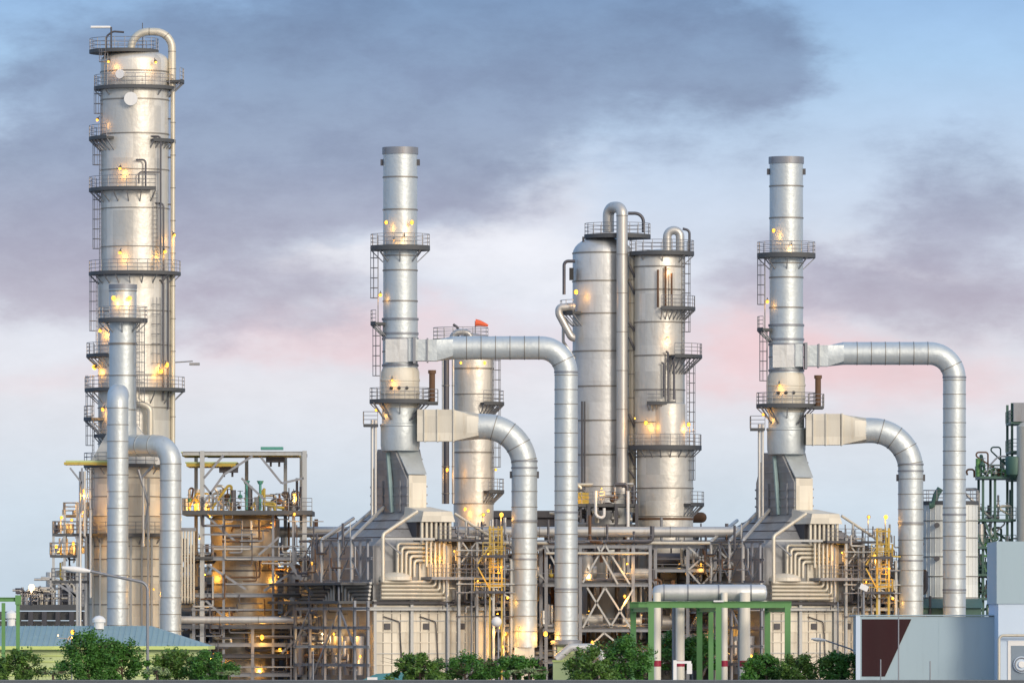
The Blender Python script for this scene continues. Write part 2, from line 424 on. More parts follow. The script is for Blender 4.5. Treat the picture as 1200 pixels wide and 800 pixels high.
def ladder(T, x, y, z0, z1, ang=-90, m_='rail', cage=True, standoff=0.0):
    a = R(ang); d = Vector((math.cos(a), math.sin(a), 0)); t = Vector((-d.y, d.x, 0)); o = Vector((x, y, 0)) + d * standoff
    m = MB()
    for s_ in (-1, 1): m.bar(o + t * 0.24 * s_ + Vector((0, 0, z0)), o + t * 0.24 * s_ + Vector((0, 0, z1)), 0.06)
    z = z0 + 0.2
    while z < z1: m.cyl(o + t * 0.24 + Vector((0, 0, z)), o - t * 0.24 + Vector((0, 0, z)), 0.02, n=4); z += 0.4
    L = m.obj('ladder', m_, T)
    if cage and z1 - z0 > 3:
        m = MB(); z = z0 + 2.2
        angs = [R(-75 + 25 * k) for k in range(7)]
        hp = lambda q, zz: o + d * (0.30 + 0.40 * math.cos(q)) + t * 0.42 * math.sin(q) + Vector((0, 0, zz))
        while z < z1: m.sweep([hp(q, z) for q in [R(-130 + 26 * k) for k in range(11)]], 0.028, 4); z += 0.9
        for q in angs[::2]: m.cyl(hp(q, z0 + 2.2), hp(q, z1), 0.022, n=4)
        m.obj('safety_cage', m_, L)
def shell(T, cx, cy, r, z0, z1, seams, m='clad', dome=0.0, r0=None, lip=0.06, n=56, name='shell'):
    r0 = r0 or r
    rr = lambda z: r0 + (r - r0) * (z - z0) / (z1 - z0)
    prof = [(rr(z0), z0)]; hot = []
    for z in sorted(seams):
        if z0 + 0.2 < z < z1 - 0.1:
            q = rr(z); hot.append(len(prof) + 1); prof += [(q, z - 0.055), (q + lip, z - 0.05), (q + lip, z + 0.05), (q, z + 0.055)]
    prof.append((r, z1))
    if dome:
        for k in range(1, 9):
            a = k / 8 * PI / 2; prof.append((max(0.02, r * math.cos(a)), z1 + dome * math.sin(a)))
    return MB().lathe(prof, cx, cy, n, hot).obj(name, m, T)
def band(T, cx, cy, r, z, h=0.12, m='seam', name='stiffening_ring', n=48):
    return MB().lathe([(r - 0.03, z - h / 2), (r + 0.05, z - h / 2), (r + 0.05, z + h / 2), (r - 0.03, z + h / 2)], cx, cy, n).obj(name, m, T)
def valve(T, p, s=0.3, m='pipe_dark'):
    p = Vector(p)
    V = MB().sphere(p, s, 10).cyl(p, p + Vector((0, 0, s * 2.3)), s * 0.22, n=6).obj('valve', m, T)
    q = p + Vector((0, 0, s * 2.3))
    MB().sweep([q + Vector((math.cos(a) * s, math.sin(a) * s, 0)) for a in [2 * PI * i / 10 for i in range(10)]], s * 0.12, 5, closed=True).obj('handwheel', 'steel', V)

# ================================================================== SETTING
g = MB(); g.add([(-5000, -1500, 0), (5000, -1500, 0), (5000, 14000, 0), (-5000, 14000, 0)], [(0, 1, 2, 3)])
struct('ground', g, 'concrete', 'flat grey concrete ground of the plant')
single('perimeter_wall', MB().box(-140, 140, 86, 86.3, 0, Z(798.0, 86)).box(-140, 140, 85.93, 86.37, Z(798.0, 86) + .003, Z(796.0, 86)), 'wallconc',
       'low grey concrete boundary wall running along the front of the whole site', 'wall')

# ================================================================== LEFT DISTILLATION COLUMN
YC = 214; cx, cy = X(158, YC), YC; k = 1 / PX(YC)
zc = lambda py: Z(py, YC)
T = thing('distillation_column', 'tallest silver distillation column with curved overhead pipe and many ringed platforms', 'column', (cx, cy, 0))
r1, r2_ = 40 / k, 43 / k
sm = [zc(p) for p in (85, 118, 158, 200, 245, 290)]
shell(T, cx, cy, r1, zc(322), zc(72), sm, 'clad', dome=1.1)
shell(T, cx, cy, r2_, 0, zc(322), [zc(p) for p in (365, 405, 440, 478, 520, 560, 610, 660)], 'clad')
for p in (85, 118, 158): band(T, cx, cy, r1, zc(p))
band(T, cx, cy, r2_, zc(323), 0.3, 'steel')
flat = zc(60)
ring_platform(T, cx - 1.0, cy, flat, 0.6, 3.2, brk=False)
MB().cyl((cx - 1.6, cy - 1.2, zc(75)), (cx - 1.6, cy - 1.2, flat), 0.08).cyl((cx + 0.8, cy - 1.2, zc(75)), (cx + 0.8, cy - 1.2, flat), 0.08).obj('platform_support', 'steel', T)
ring_platform(T, cx, cy, zc(103), r1, 48 / k)
ring_platform(T, cx, cy, zc(162), r1, 54 / k, 150, 235)
ring_platform(T, cx, cy, zc(222), r1, 54 / k, 150, 300)
ring_platform(T, cx, cy, zc(320), r1 + 0.1, 54 / k, 175, 365)
ring_platform(T, cx, cy, zc(416), r2_, 57 / k, 150, 240)
ring_platform(T, cx, cy, zc(456), r2_, 59 / k, 160, 380)
ring_platform(T, cx, cy, zc(490), r2_, 60 / k, 165, 215)
ring_platform(T, cx, cy, zc(510), r2_, 50 / k, 200, 260)
ring_platform(T, cx, cy, zc(95), r1, 58 / k, -20, 12)
ring_platform(T, cx, cy, zc(165), r1, 48 / k, -60, 10, rail=False)
for (py, px, rr) in ((90, 145, 0.42), (119, 156, 0.62)):
    a = math.asin((px - 158) / 40); p = Vector((cx + r1 * math.sin(a), cy - r1 * math.cos(a), zc(py))); d = Vector((math.sin(a), -math.cos(a), 0))
    MB().cyl(p - d * 0.2, p + d * 0.45, rr * 0.85, n=20).cyl(p + d * 0.452, p + d * 0.6, rr, n=20).obj('manhole', 'white', T)
# overhead line
yp = cy - 0.6
MB().tube([(X(154, YC), yp, zc(66)), (X(154, YC), yp, zc(38)), (X(202, YC), yp, zc(38)), (X(202, YC), yp, zc(106))], 0.36, 1.55, 16, 1.6).obj('overhead_pipe', 'pipe_cream', T)
MB().tube([(X(203, YC), yp, zc(106)), (X(203, YC), yp, zc(600))], 0.21, 0.3, 12, 3.0, 1.25).obj('downcomer_pipe', 'pipe_cream', T)
for py in (140, 185, 240, 340, 400, 520): MB().bar((cx + r1 * 0.9, yp, zc(py)), (X(203, YC), yp, zc(py)), 0.12).obj('pipe_support', 'steel_dark', T)
MB().tube([(X(107, YC), cy - 1, zc(33)), (X(130, YC), cy - 1, zc(33))], 0.13).obj('davit_arm', 'white', T)
MB().tube([(X(125, YC), cy - 1, zc(70)), (X(125, YC), cy - 1, zc(44)), (X(133, YC), cy - 1, zc(38)), (X(146, YC), cy - 1, zc(39))], 0.09, 0.6).cyl((X(131, YC), cy - 1, zc(62)), (X(131, YC), cy - 1, zc(33)), 0.08).obj('davit', 'steel_dark', T)
MB().cyl((X(167, YC), cy, zc(60)), (X(167, YC), cy, zc(27)), 0.04, n=5).obj('lightning_rod', 'steel_dark', T)
for (x_, a, b) in ((188, 162, 300), (191, 240, 330), (196, 325, 480), (191, 330, 470), (172, 190, 222)):
    a_ = math.asin(min(0.98, (x_ - 158) / 42)); px_, py_ = cx + (r1 + 0.35) * math.sin(a_), cy - (r1 + 0.35) * math.cos(a_)
    MB().tube([(px_ - 0.9, py_ - 0.2, zc(a)), (px_, py_ - 0.2, zc(a)), (px_, py_ - 0.2, zc(b))], 0.09, 0.3, 8).obj('riser_pipe', 'pipe_dark', T)
MB().tube([(X(165, YC), cy - r1 - 0.5, zc(218)), (X(165, YC), cy - r1 - 0.5, zc(204)), (X(190, YC), cy - r1 + 0.4, zc(204))], 0.07, 0.3, 8).obj('instrument_pipe', 'pipe_dark', T)
ladder(T, cx - r1 * 0.96, cy - 0.9, zc(162), zc(103), 200)
ladder(T, cx - r1 * 1.0, cy - 0.9, zc(222), zc(160), 200)
ladder(T, cx - r1 * 1.0, cy - 0.9, zc(320), zc(222), 200)
ladder(T, cx - r2_ * 1.02, cy - 0.9, zc(416), zc(320), 200)
ladder(T, cx - r2_ * 1.12, cy - 0.9, zc(550), zc(440), 200)
ladder(T, cx - r1 * 0.8, cy - 2.3, zc(103), zc(60), 220)
ladder(T, X(183, YC), cy - r1 * 0.85, zc(455), zc(350), -60)
ladder(T, X(184, YC), cy - r1 * 0.85, zc(318), zc(224), -60, cage=False)
for (px, py, pw) in ((145, 200, 26), (145, 298, 26), (190, 296, 26), (200, 276, 12), (133, 75, 14), (181, 76, 14), (124, 388, 26), (118, 432, 20),
                     (192, 428, 30), (127, 480, 24), (102, 430, 12), (186, 436, 14), (121, 142, 8)):
    a = math.asin(max(-0.95, min(0.95, (px - 158) / 43)))
    lamp(T, (cx + (r2_ + 0.5) * math.sin(a), cy - (r2_ + 0.5) * math.cos(a), zc(py)), pw, 0.25, (math.sin(a) * 0.4, -0.3, -0.6))
# street-lamp like arm on the right
MB().tube([(X(198, YC), cy, zc(425)), (X(226, YC), cy, zc(423))], 0.06).box(X(222, YC), X(234, YC), cy - 0.3, cy + 0.3, zc(428), zc(425)).obj('lamp_arm', 'steel', T)
MB().tube([S(176, 510, YC - 4), S(176, 478, YC - 4), S(160, 470, YC - 4), S(160, 455, YC - 4)], 0.3, 0.6, 10).obj('reflux_pipe', 'pipe_cream', T)

# ================================================================== LEFT CYLINDRICAL HEATER
YH = 206; cx, cy = X(150, YH), YH; k = 1 / PX(YH); zh = lambda py: Z(py, YH)
T = thing('cylindrical_heater', 'wide round panelled heater standing in front of the tallest column', 'heater', (cx, cy, 0))
shell(T, cx, cy, 49 / k, 0, zh(628), [zh(p) for p in (640, 655, 675, 708, 735, 760)], 'cream', n=24, name='radiant_shell')
shell(T, cx, cy, 43 / k, zh(626), zh(545), [zh(p) for p in (560, 582, 605)], 'cream', n=24, name='upper_shell')
for i in range(12):
    a = R(180 + i * 15 + 7); MB().bar((cx + 49.5 / k * math.cos(a), cy + 49.5 / k * math.sin(a), 0), (cx + 49.5 / k * math.cos(a), cy + 49.5 / k * math.sin(a), zh(630)), 0.16).obj('stiffener', 'steel_pale', T)
ring_platform(T, cx, cy, zh(626), 43 / k, 58 / k, 150, 390)
ring_platform(T, cx, cy, zh(545), 20 / k, 52 / k, 150, 390)
MB().hexa([(cx - 3.4, cy - 3, zh(545)), (cx + 3.4, cy - 3, zh(545)), (cx + 3.4, cy + 3, zh(545)), (cx - 3.4, cy + 3, zh(545))],
          [(cx - 1.4, cy - 1.4, zh(498)), (cx + 0.8, cy - 1.4, zh(498)), (cx + 0.8, cy + 1.4, zh(498)), (cx - 1.4, cy + 1.4, zh(498))]).obj('breeching', 'clad', T)
for x_, t0, b0 in ((94, 552, 740), (99, 552, 628), (106, 548, 700), (174, 560, 700), (168, 560, 640)):
    MB().tube([S(x_, t0, 200), S(x_, b0, 200)], 0.12, n=8).obj('pipe', 'pipe', T)
for (a_, b_) in (((162, 550), (174, 590)), ((174, 590), (170, 620)), ((166, 560), (180, 545))):
    MB().tube([S(*a_, 200), S(*b_, 200)], 0.13, n=8).obj('brace', 'steel', T)
MB().box(X(76, 201), X(128, 201), 199.5, 202.5, zh(546), zh(543)).obj('roof_plate', 'yellow_dull', T)
MB().box(X(78, 201), X(128, 201), 199.6, 202.4, zh(543) + .003, zh(541)).obj('roof_sheet', 'lime_wall', T)
for a_, b_ in (((82, 548), (96, 566)), ((96, 548), (96, 600))): MB().bar(S(*a_, 199.6), S(*b_, 199.6), 0.16).obj('brace', 'steel', T)
ladder(T, X(105, 200), 200.5, zh(626), zh(550), -90)
lamp(T, S(98, 575, 200), 50, 0.24); lamp(T, S(180, 690, 199), 20, 0.15)

YS = 203; cx, cy = X(144, YS), YS; k = 1 / PX(YS); zs = lambda py: Z(py, YS)
T = thing('flue_stack', 'short flue stack with lamp lit platform standing before the tallest column', 'chimney', (cx, cy, 0), 'flue stacks of the heaters')
shell(T, cx, cy, 16 / k, zs(510), zs(334), [zs(p) for p in (341, 403, 440, 480)], 'duct', n=36)
band(T, cx, cy, 16 / k, zs(403), 0.2); band(T, cx, cy, 16 / k, zs(336), 0.4, 'steel')
ring_platform(T, cx, cy, zs(374), 16 / k, 29 / k, th=0.3)
for (px, py) in ((134, 350), (153, 350)): lamp(T, (X(px, YS), cy - 1.5, zs(py)), 30, 0.3, (0, -1, -0.2))
ladder(T, cx + 18 / k, cy - 0.8, zs(500), zs(374), -40)

def duct(name, label, pts, r, bend, root, group, m='duct', seam=1.5, base=None, n=32, gores=12):
    T = thing(name, label, 'duct', root, group)
    MB().tube(pts, r, bend, n, seam, 1.03, gores).obj('duct_shell', m, T)
    p = Vector(pts[-1])
    MB().box(p.x - r * 1.25, p.x + r * 1.25, p.y - r * 1.25, p.y + r * 1.25, 0, max(0.5, p.z)).obj('base_plinth', base or 'cream', T)
    return T
G_D = 'large round flue gas ducts'
duct('exhaust_duct', 'slim vertical duct rising before the short flue stack', [S(140, 462, 203.5), S(138, 462, 198), S(138, 735, 198), (X(138, 198), 198, 1.2)], 12.5 / 13.1, 1.2, (X(138, 198), 198, 0), G_D)
duct('exhaust_duct', 'bent duct leaving the round heater and dropping past the teal roof', [S(150, 522, 201), S(200, 522, 198), (X(200, 198), 198, 1.2)], 12.6 / 13.1, 1.6, (X(200, 198), 198, 0), G_D)

# side platforms at the left of the round heater
T = thing('access_platform', 'stacked lamp lit platforms with railings at the side of the round heater', 'platform', (X(85, 204), 204, 0))
for (x0, x1, py, y0, y1) in ((75, 104, 603, 202, 205), (63, 106, 625, 201, 206), (60, 92, 650, 201, 205), (62, 104, 680, 201, 206)):
    flat_platform(T, X(x0, 203), X(x1, 203), y0, y1, Z(py, 203), railm='rail')
for (x_, a, b) in ((64, 625, 680), (77, 603, 680), (92, 590, 800), (102, 590, 800)):
    MB().ibeam((X(x_, 203), 201.2, max(0, Z(b, 203))), (X(x_, 203), 201.2, Z(a, 203)), 0.22).obj('column', 'steel_pale', T)
for (a_, b_) in (((64, 681), (92, 700)), ((75, 681), (98, 710)), ((84, 681), (100, 696)), ((64, 650), (77, 626)), ((92, 603), (104, 588))):
    MB().bar(S(*a_, 201.2), S(*b_, 201.2), 0.2).obj('brace', 'steel', T)
for i in range(30):
    px, py = rnd.uniform(66, 100), rnd.choice((600, 619, 644, 672)); s_ = rnd.uniform(0.2, 0.5)
    q = S(px, py, 203); MB().cyl(q - Vector((0, 0, s_)), q + Vector((0, 0, s_)), s_ * 0.7, n=10).obj('vessel', rnd.choice(['pipe', 'steel', 'cream', 'steel_dark']), T)
for i in range(26):
    px = rnd.uniform(66, 98); py = rnd.uniform(605, 670); l_ = rnd.uniform(8, 20)
    MB().tube([S(px, py, 202.4), S(px, py + l_, 202.4), S(px + rnd.uniform(-10, 10), py + l_, 202.4)], 0.08, 0.2, 6).obj('pipe', rnd.choice(['pipe', 'yellow_dull', 'pipe_dark']), T)
for (px, py, pw) in ((96, 590, 60), (84, 609, 60), (72, 606, 10), (66, 640, 26), (86, 636, 40), (98, 600, 40)): lamp(T, S(px, py, 201.8), pw, 0.22)

# ================================================================== PROCESS STRUCTURE WITH DRUM
YP = 204; zp = lambda py: Z(py, YP); xp = lambda px: X(px, YP)
T = thing('process_structure', 'open steel frame holding a lamp lit drum under a yellow edged roof', 'structure', (xp(290), YP, 0))
D0, D1 = YP, YP + 9
for x_, top in ((237, 528), (296, 734), (342, 734), (357, 528), (227, 700), (344, 600), (367, 632)):
    MB().ibeam((xp(x_), D0, 0), (xp(x_), D0, zp(top)), 0.40 if top < 600 else 0.28).obj('column', 'steel_pale' if x_ in (237, 357) else 'steel', T)
for x_ in (225, 285, 331, 350): MB().ibeam((xp(x_), D1, 0), (xp(x_), D1, zp(528)), 0.32).obj('column', 'steel_pale', T)
for (py, a, b, m_) in ((654, 224, 358, 'steel'), (697, 224, 358, 'steel'), (734, 212, 372, 'steel'), (755, 212, 372, 'steel'), (768, 230, 372, 'steel_dark'), (790, 230, 372, 'steel'), (676, 340, 372, 'steel'), (531, 214, 357, 'steel_pale')):
    MB().ibeam((xp(a), D0 - 0.02, zp(py)), (xp(b), D0 - 0.02, zp(py)), 0.3, 0.36).obj('beam', m_, T)
    MB().ibeam((xp(a), D1 + 0.02, zp(py)), (xp(b), D1 + 0.02, zp(py)), 0.25, 0.3).obj('beam', 'steel_dark', T)
for a_, b_ in (((241, 603), (277, 635)), ((327, 629), (303, 650)), ((243, 661), (288, 690)), ((344, 669), (309, 692)), ((241, 703), (262, 722)), ((350, 703), (333, 722)),
               ((239, 560), (262, 533)), ((239, 568), (262, 597)), ((306, 536), (330, 566)), ((296, 534), (262, 556)), ((262, 556), (238, 590)), ((330, 566), (356, 560)), ((355, 740), (330, 765)), ((283, 560), (310, 585))):
    MB().bar(S(*a_, D0 - 0.1), S(*b_, D0 - 0.1), 0.2).obj('brace', 'steel', T)
flat_platform(T, xp(214), xp(366), D0 - 1.2, D1, zp(598), rail='fl', th=0.4)
flat_platform(T, xp(226), xp(250), D0 - 0.6, D1, zp(652), rail='f', th=0.2)
flat_platform(T, xp(320), xp(366), D0 - 0.6, D1, zp(696), rail='f', th=0.2)
flat_platform(T, xp(214), xp(366), D0 + 1, D1 + 6, zp(738), rail='', th=0.3)
for (a, b, py) in ((213, 236, 534), (240, 350, 534), (218, 276, 546)):
    MB().box(xp(a), xp(b), D0 + 0.5, D1 - 1, zp(py), zp(py) + 0.28).obj('roof_plate', 'yellow_dull', T)
    MB().box(xp(a) - 0.1, xp(b) + 0.1, D0 + 0.4, D1 - 0.9, zp(py) + 0.283, zp(py) + 0.40).obj('roof_sheet', 'lime_wall', T)
MB().box(xp(305), xp(331), D0 + 1, D0 + 3, zp(530) + 0.3, zp(523)).obj('hoist_cover', 'teal_box', T)
for (a, b, py) in ((256, 278, 550), (311, 333, 538)):
    h = MB().box(xp(a), xp(b), D0 + 1.5, D0 + 2.5, zp(py + 3), zp(py - 3)).obj('hoist', 'steel_dark', T)
    for t in (0.25, 0.7): MB().cyl((xp(a + (b - a) * t), D0 + 2, zp(py + 8)), (xp(a + (b - a) * t), D0 + 2, zp(py + 3)), 0.1, n=6).obj('hook', 'steel_dark', h)
# drum
dxc, dyc = xp(285), D0 + 4.6
prof = [(39.0 / 12.93, 0), (39 / 12.93, zp(650)), (39.6 / 12.93, zp(650) + 0.01), (39.6 / 12.93, zp(646)), (39 / 12.93, zp(646) + 0.01), (41 / 12.93, zp(622)), (41 / 12.93, zp(608)), (37 / 12.93, zp(603))]
MB().lathe(prof, dxc, dyc, 40).obj('drum', 'drum', T)
for p in (668, 684, 715): band(T, dxc, dyc, 39 / 12.93, zp(p), 0.15, 'steel_dark')
MB().cyl((xp(294), dyc - 3.3, zp(632)), (xp(294), dyc - 2.4, zp(632)), 0.35, n=14).obj('manhole', 'pipe', T)
for x_ in (213, 216.5, 220, 223.5, 227):
    MB().tube([S(x_, 619, D0 - 1.5), S(x_, 706, D0 - 1.5), S(x_, 706, D0 + 2)], 0.1, 0.3, 8).obj('riser_pipe', 'pipe_cream', T)
MB().bar(S(211, 620, D0 - 1.5), S(230, 620, D0 - 1.5), 0.3).obj('beam', 'steel', T)
for py in (654, 697, 734, 768):
    MB().box(xp(224), xp(358), D0 + 0.2, D0 + 1.4, zp(py) - 0.2, zp(py) - 0.05).obj('floor', 'grating', T)
    MB().box(xp(226), xp(252), D0 + 1.4, D1, zp(py) - 0.2, zp(py) - 0.05).obj('floor', 'grating', T)
    MB().box(xp(318), xp(358), D0 + 1.4, D1, zp(py) - 0.2, zp(py) - 0.05).obj('floor', 'grating', T)
for x_ in (262, 320): MB().ibeam((xp(x_), D0 + 0.1, 0), (xp(x_), D0 + 0.1, zp(600)), 0.22).obj('column', 'steel', T)
for (py, a, b) in ((640, 238, 357), (684, 262, 357), (714, 224, 330), (626, 238, 300), (745, 300, 367), (781, 226, 340)): MB().bar((xp(a), D0 - 0.25, zp(py)), (xp(b), D0 - 0.25, zp(py)), 0.13).obj('rail_beam', 'steel', T)
for i in range(46):
    q = S(rnd.uniform(226, 360), rnd.uniform(608, 792), D0 - rnd.uniform(0.0, 0.5)); q.z = max(q.z, 0.4); L = rnd.uniform(0.8, 3.5); s_ = rnd.choice((-1, 1)); h = rnd.uniform(0.6, 3.0)
    MB().tube([q + Vector((0, 0, h)), q, q + Vector((L * s_, 0, 0))], rnd.choice((0.05, 0.07, 0.1)), 0.2, 6).obj('pipe', rnd.choice(['pipe_dark', 'pipe_dark', 'steel', 'pipe', 'rust']), T)
for (a, b, c_, d_) in ((340, 700, 366, 735), (340, 660, 366, 697)):
    for o_ in (0, 0.9): MB().bar(S(a, b, D0 - 1.2 - o_), S(c_, d_, D0 - 1.2 - o_), 0.14, 0.3).obj('stair_stringer', 'steel', T)
# deck equipment
cl_ = lambda v: max(xp(220), min(xp(350), v))
for i in range(46):
    px = rnd.uniform(218, 352); yy = D0 + rnd.uniform(0.5, 6); z0 = zp(598); h = rnd.uniform(0.5, 2.3); t = rnd.random(); x_ = X(px, yy)
    if t < 0.35: valve(T, (x_, yy, z0 + h * 0.6), rnd.uniform(0.18, 0.32), rnd.choice(['pipe_dark', 'pipe', 'rust', 'teal_box']))
    elif t < 0.75: MB().tube([(x_, yy, z0), (x_, yy, z0 + h), (cl_(x_ + rnd.uniform(-2, 2)), yy, z0 + h), (cl_(x_ + rnd.uniform(-2, 2)), yy, z0 + 0.2)], rnd.uniform(0.06, 0.14), 0.25, 8).obj('pipe', rnd.choice(['pipe', 'pipe_dark', 'yellow_dull', 'pipe_cream', 'rust']), T)
    else: MB().cyl((x_, yy, z0), (x_, yy, z0 + h), rnd.uniform(0.12, 0.3), n=10).obj('relief_valve', rnd.choice(['pipe', 'pipe_dark', 'pipe_cream']), T)
for (x_, y_) in ((289, 563), (305, 563)): MB().cyl(S(x_, 597, D0 + 1), S(x_, y_ + 4, D0 + 1), 0.12).cyl(S(x_, y_ + 4, D0 + 1), S(x_, y_, D0 + 1), 0.2, 0.32, n=10).obj('vent_head', 'teal_box', T)
MB().cyl(S(348, 598, D0 + 1), S(348, 560, D0 + 1), 0.12).cyl(S(352, 598, D0 + 1), S(352, 570, D0 + 1), 0.09).obj('vent_pipe', 'pipe_dark', T)
# interior pipes
for i in range(40):
    px = rnd.uniform(222, 365); py = rnd.uniform(612, 790); yy = D0 + rnd.choice((0.8, 1.2, 8, 8.6)); q = S(px, py, yy); L = rnd.uniform(1.5, 5); s_ = rnd.choice((-1, 1))
    q.z = max(q.z, 0.5)
    MB().tube([q + Vector((0, 0, rnd.uniform(0.5, 2.5))), q, q + Vector((L * s_, 0, 0)), q + Vector((L * s_, 0, -rnd.uniform(0.3, 0.45)))], rnd.uniform(0.06, 0.17), 0.25, 8).obj('pipe', rnd.choice(['pipe', 'pipe_dark', 'pipe_dark', 'pipe_cream', 'rust']), T)
for (px, py, yy, pw, r_) in ((234, 630, 1.4, 110, .16), (228, 590, 1, 100, .2), (246, 604, 1, 60, .12), (345, 602, -1.5, 10, .16), (328, 661, 0.8, 60, .16), (329, 704, 0.8, 50, .16), (307, 746, -0.8, 60, .26), (328, 759, 0.5, 30, .18),
                            (240, 672, 3.2, 140, .12), (246, 720, 1.4, 90, .12), (326, 675, 3.2, 100, .1), (318, 612, 1.0, 50, .12), (236, 588, 2, 100, .2), (345, 578, 1, 60, .14), (250, 765, 1.2, 90, .14), (305, 780, 2, 80, .12)):
    lamp(T, S(px, py, D0 + yy), pw, r_, (0.1, 0.2 if yy > 0 else -1, -0.5))
single('pipeline', MB().tube([S(212, 726, 201.5), S(372, 726, 201.5)], 0.34, None, 16, 3.5), 'pipe', 'thick level pipe crossing low in front of the frame holding the lamp lit drum', 'pipe')

# ================================================================== FIRED HEATER WITH STACK (built once, copied)
OFF = (35.3, 14.0, 0)
Y0 = 200.0; z0_ = lambda py: Z(py, Y0); SX = X(469, Y0)
G_S = 'flue stacks of the heaters'
def flue_stack():
    T = thing('flue_stack', 'tall ringed flue stack left of the domed vessel with the wind sock', 'chimney', (SX, Y0, 0), G_S)
    r = 20 / 13
    shell(T, SX, Y0, r, z0_(375), z0_(174), [z0_(p) for p in (208, 246, 300, 317, 353)], 'duct', n=44)
    MB().lathe([(r - 0.15, z0_(174) - 0.5), (r + 0.09, z0_(181)), (r + 0.09, z0_(173)), (r - 0.15, z0_(173))], SX, Y0, 44).obj('rim', 'steel', T)
    for p in (208, 246, 317, 353): band(T, SX, Y0, r, z0_(p), 0.13, 'steel')
    shell(T, SX, Y0, 20.6 / 13, z0_(432), z0_(375), [z0_(412)], 'duct', n=44, name='damper_section')
    for p in (374, 391, 397, 428): band(T, SX, Y0, 21 / 13, z0_(p), 0.2, 'steel')
    MB().lathe([(22.5 / 13, z0_(478)), (22.5 / 13, z0_(462)), (23.3 / 13, z0_(461.5)), (23.3 / 13, z0_(459.5)), (22.5 / 13, z0_(459)), (22.5 / 13, z0_(447)), (23.3 / 13, z0_(446.5)), (23.3 / 13, z0_(444.5)), (22.5 / 13, z0_(444)), (22.5 / 13, z0_(436)), (20.6 / 13, z0_(431))], SX, Y0, 44).obj('damper_housing', 'cream', T)
    for px in (459, 468, 477):
        a = math.asin((px - 469) / 23); p = Vector((SX + 1.7 * math.sin(a), Y0 - 1.7 * math.cos(a), z0_(455)))
        MB().cyl(p, p + Vector((math.sin(a), -math.cos(a), 0)) * 0.12, 0.16, n=10).obj('inspection_port', 'black', T)
    MB().lathe([(22 / 13, z0_(528)), (23 / 13, z0_(522)), (23 / 13, z0_(500)), (23.8 / 13, z0_(499)), (23.8 / 13, z0_(497)), (21.5 / 13, z0_(496)), (21.5 / 13, z0_(478))], SX, Y0, 44).obj('transition_cone', 'duct', T)
    MB().box(SX - 1.3, SX + 0.75, Y0 - 1.72, Y0 - 1.2, z0_(425), z0_(398)).obj('access_panel', 'clad_grey', T)
    MB().box(SX + 0.76, SX + 1.5, Y0 - 1.85, Y0 - 0.6, z0_(424), z0_(397)).obj('damper_box', 'duct', T)
    for s_ in (-1, 1): MB().box(SX + s_ * (r + 0.12) - 0.12, SX + s_ * (r + 0.12) + 0.12, Y0 - 0.25, Y0 + 0.25, z0_(194), z0_(187)).obj('lifting_lug', 'steel_dark', T)
    ring_platform(T, SX, Y0, z0_(289), r, 35 / 13, th=0.36)
    ring_platform(T, SX, Y0, z0_(469), 22.5 / 13, 36 / 13, th=0.3)
    flat_platform(T, SX + 2.0, SX + 3.4, Y0 - 1.8, Y0 + 1.8, z0_(471), rail='fr')
    flat_platform(T, SX - 3.3, SX - 2.0, Y0 - 1.6, Y0 + 1, z0_(497), rail='fl')
    ring_platform(T, SX, Y0, z0_(378), r, 35 / 13, 165, 215, th=0.25)
    for (a, b) in ((SX - 2.4, SX - 1.4), (SX + 2.4, SX + 1.0), (SX - 1.6, SX - 0.8)):
        MB().bar((a, Y0 - 1.9, z0_(472)), (b, Y0 - 1.6, z0_(492)), 0.14).obj('strut', 'steel_dark', T)
    ladder(T, SX - r - 0.25, Y0 - 0.6, z0_(469), z0_(378), 185)
    ladder(T, SX - r - 0.45, Y0 - 0.6, z0_(378), z0_(289), 185)
    v = MB().cyl((X(506.5, Y0), Y0 - 1, z0_(472)), (X(506.5, Y0), Y0 - 1, z0_(438)), 0.27, n=12).cyl((X(506.5, Y0), Y0 - 1, z0_(438)), (X(506.5, Y0), Y0 - 1, z0_(434)), 0.36, n=12).obj('vent_pipe', 'rust', T)
    for x_ in (436, 440): MB().tube([S(x_, 492, Y0 - 1), S(x_, 606, Y0 - 1)], 0.13, n=8).obj('pipe', 'pipe', T)
    for (px, py, pw, r_) in ((453, 262, 16, .3), (483, 262, 16, .3), (446, 346, 6, .24), (460, 446, 10, .12), (441, 481, 14, .2), (462, 283, 8, .1), (474, 279, 8, .1)):
        lamp(T, (X(px, Y0), Y0 - 1.9 if 448 < px < 490 else Y0 - 1.0, z0_(py)), pw, r_, (0, -0.6, -0.8) if pw < 12 else (0, -0.4, 0.1))
    return T
st = flue_stack()
st2 = copy_tree(st, OFF, 'tall ringed flue stack standing nearest to the silo and green framed structures')
def trim(T, base, idx):
    ks = [o for o in C.objects if o.parent is T and o.name.split('.')[0] == base]
    for i in idx:
        if i < len(ks):
            for c in [x for x in C.objects if x.parent is ks[i]]: bpy.data.objects.remove(c)
            bpy.data.objects.remove(ks[i])
trim(st2, 'lamp', (1, 5))

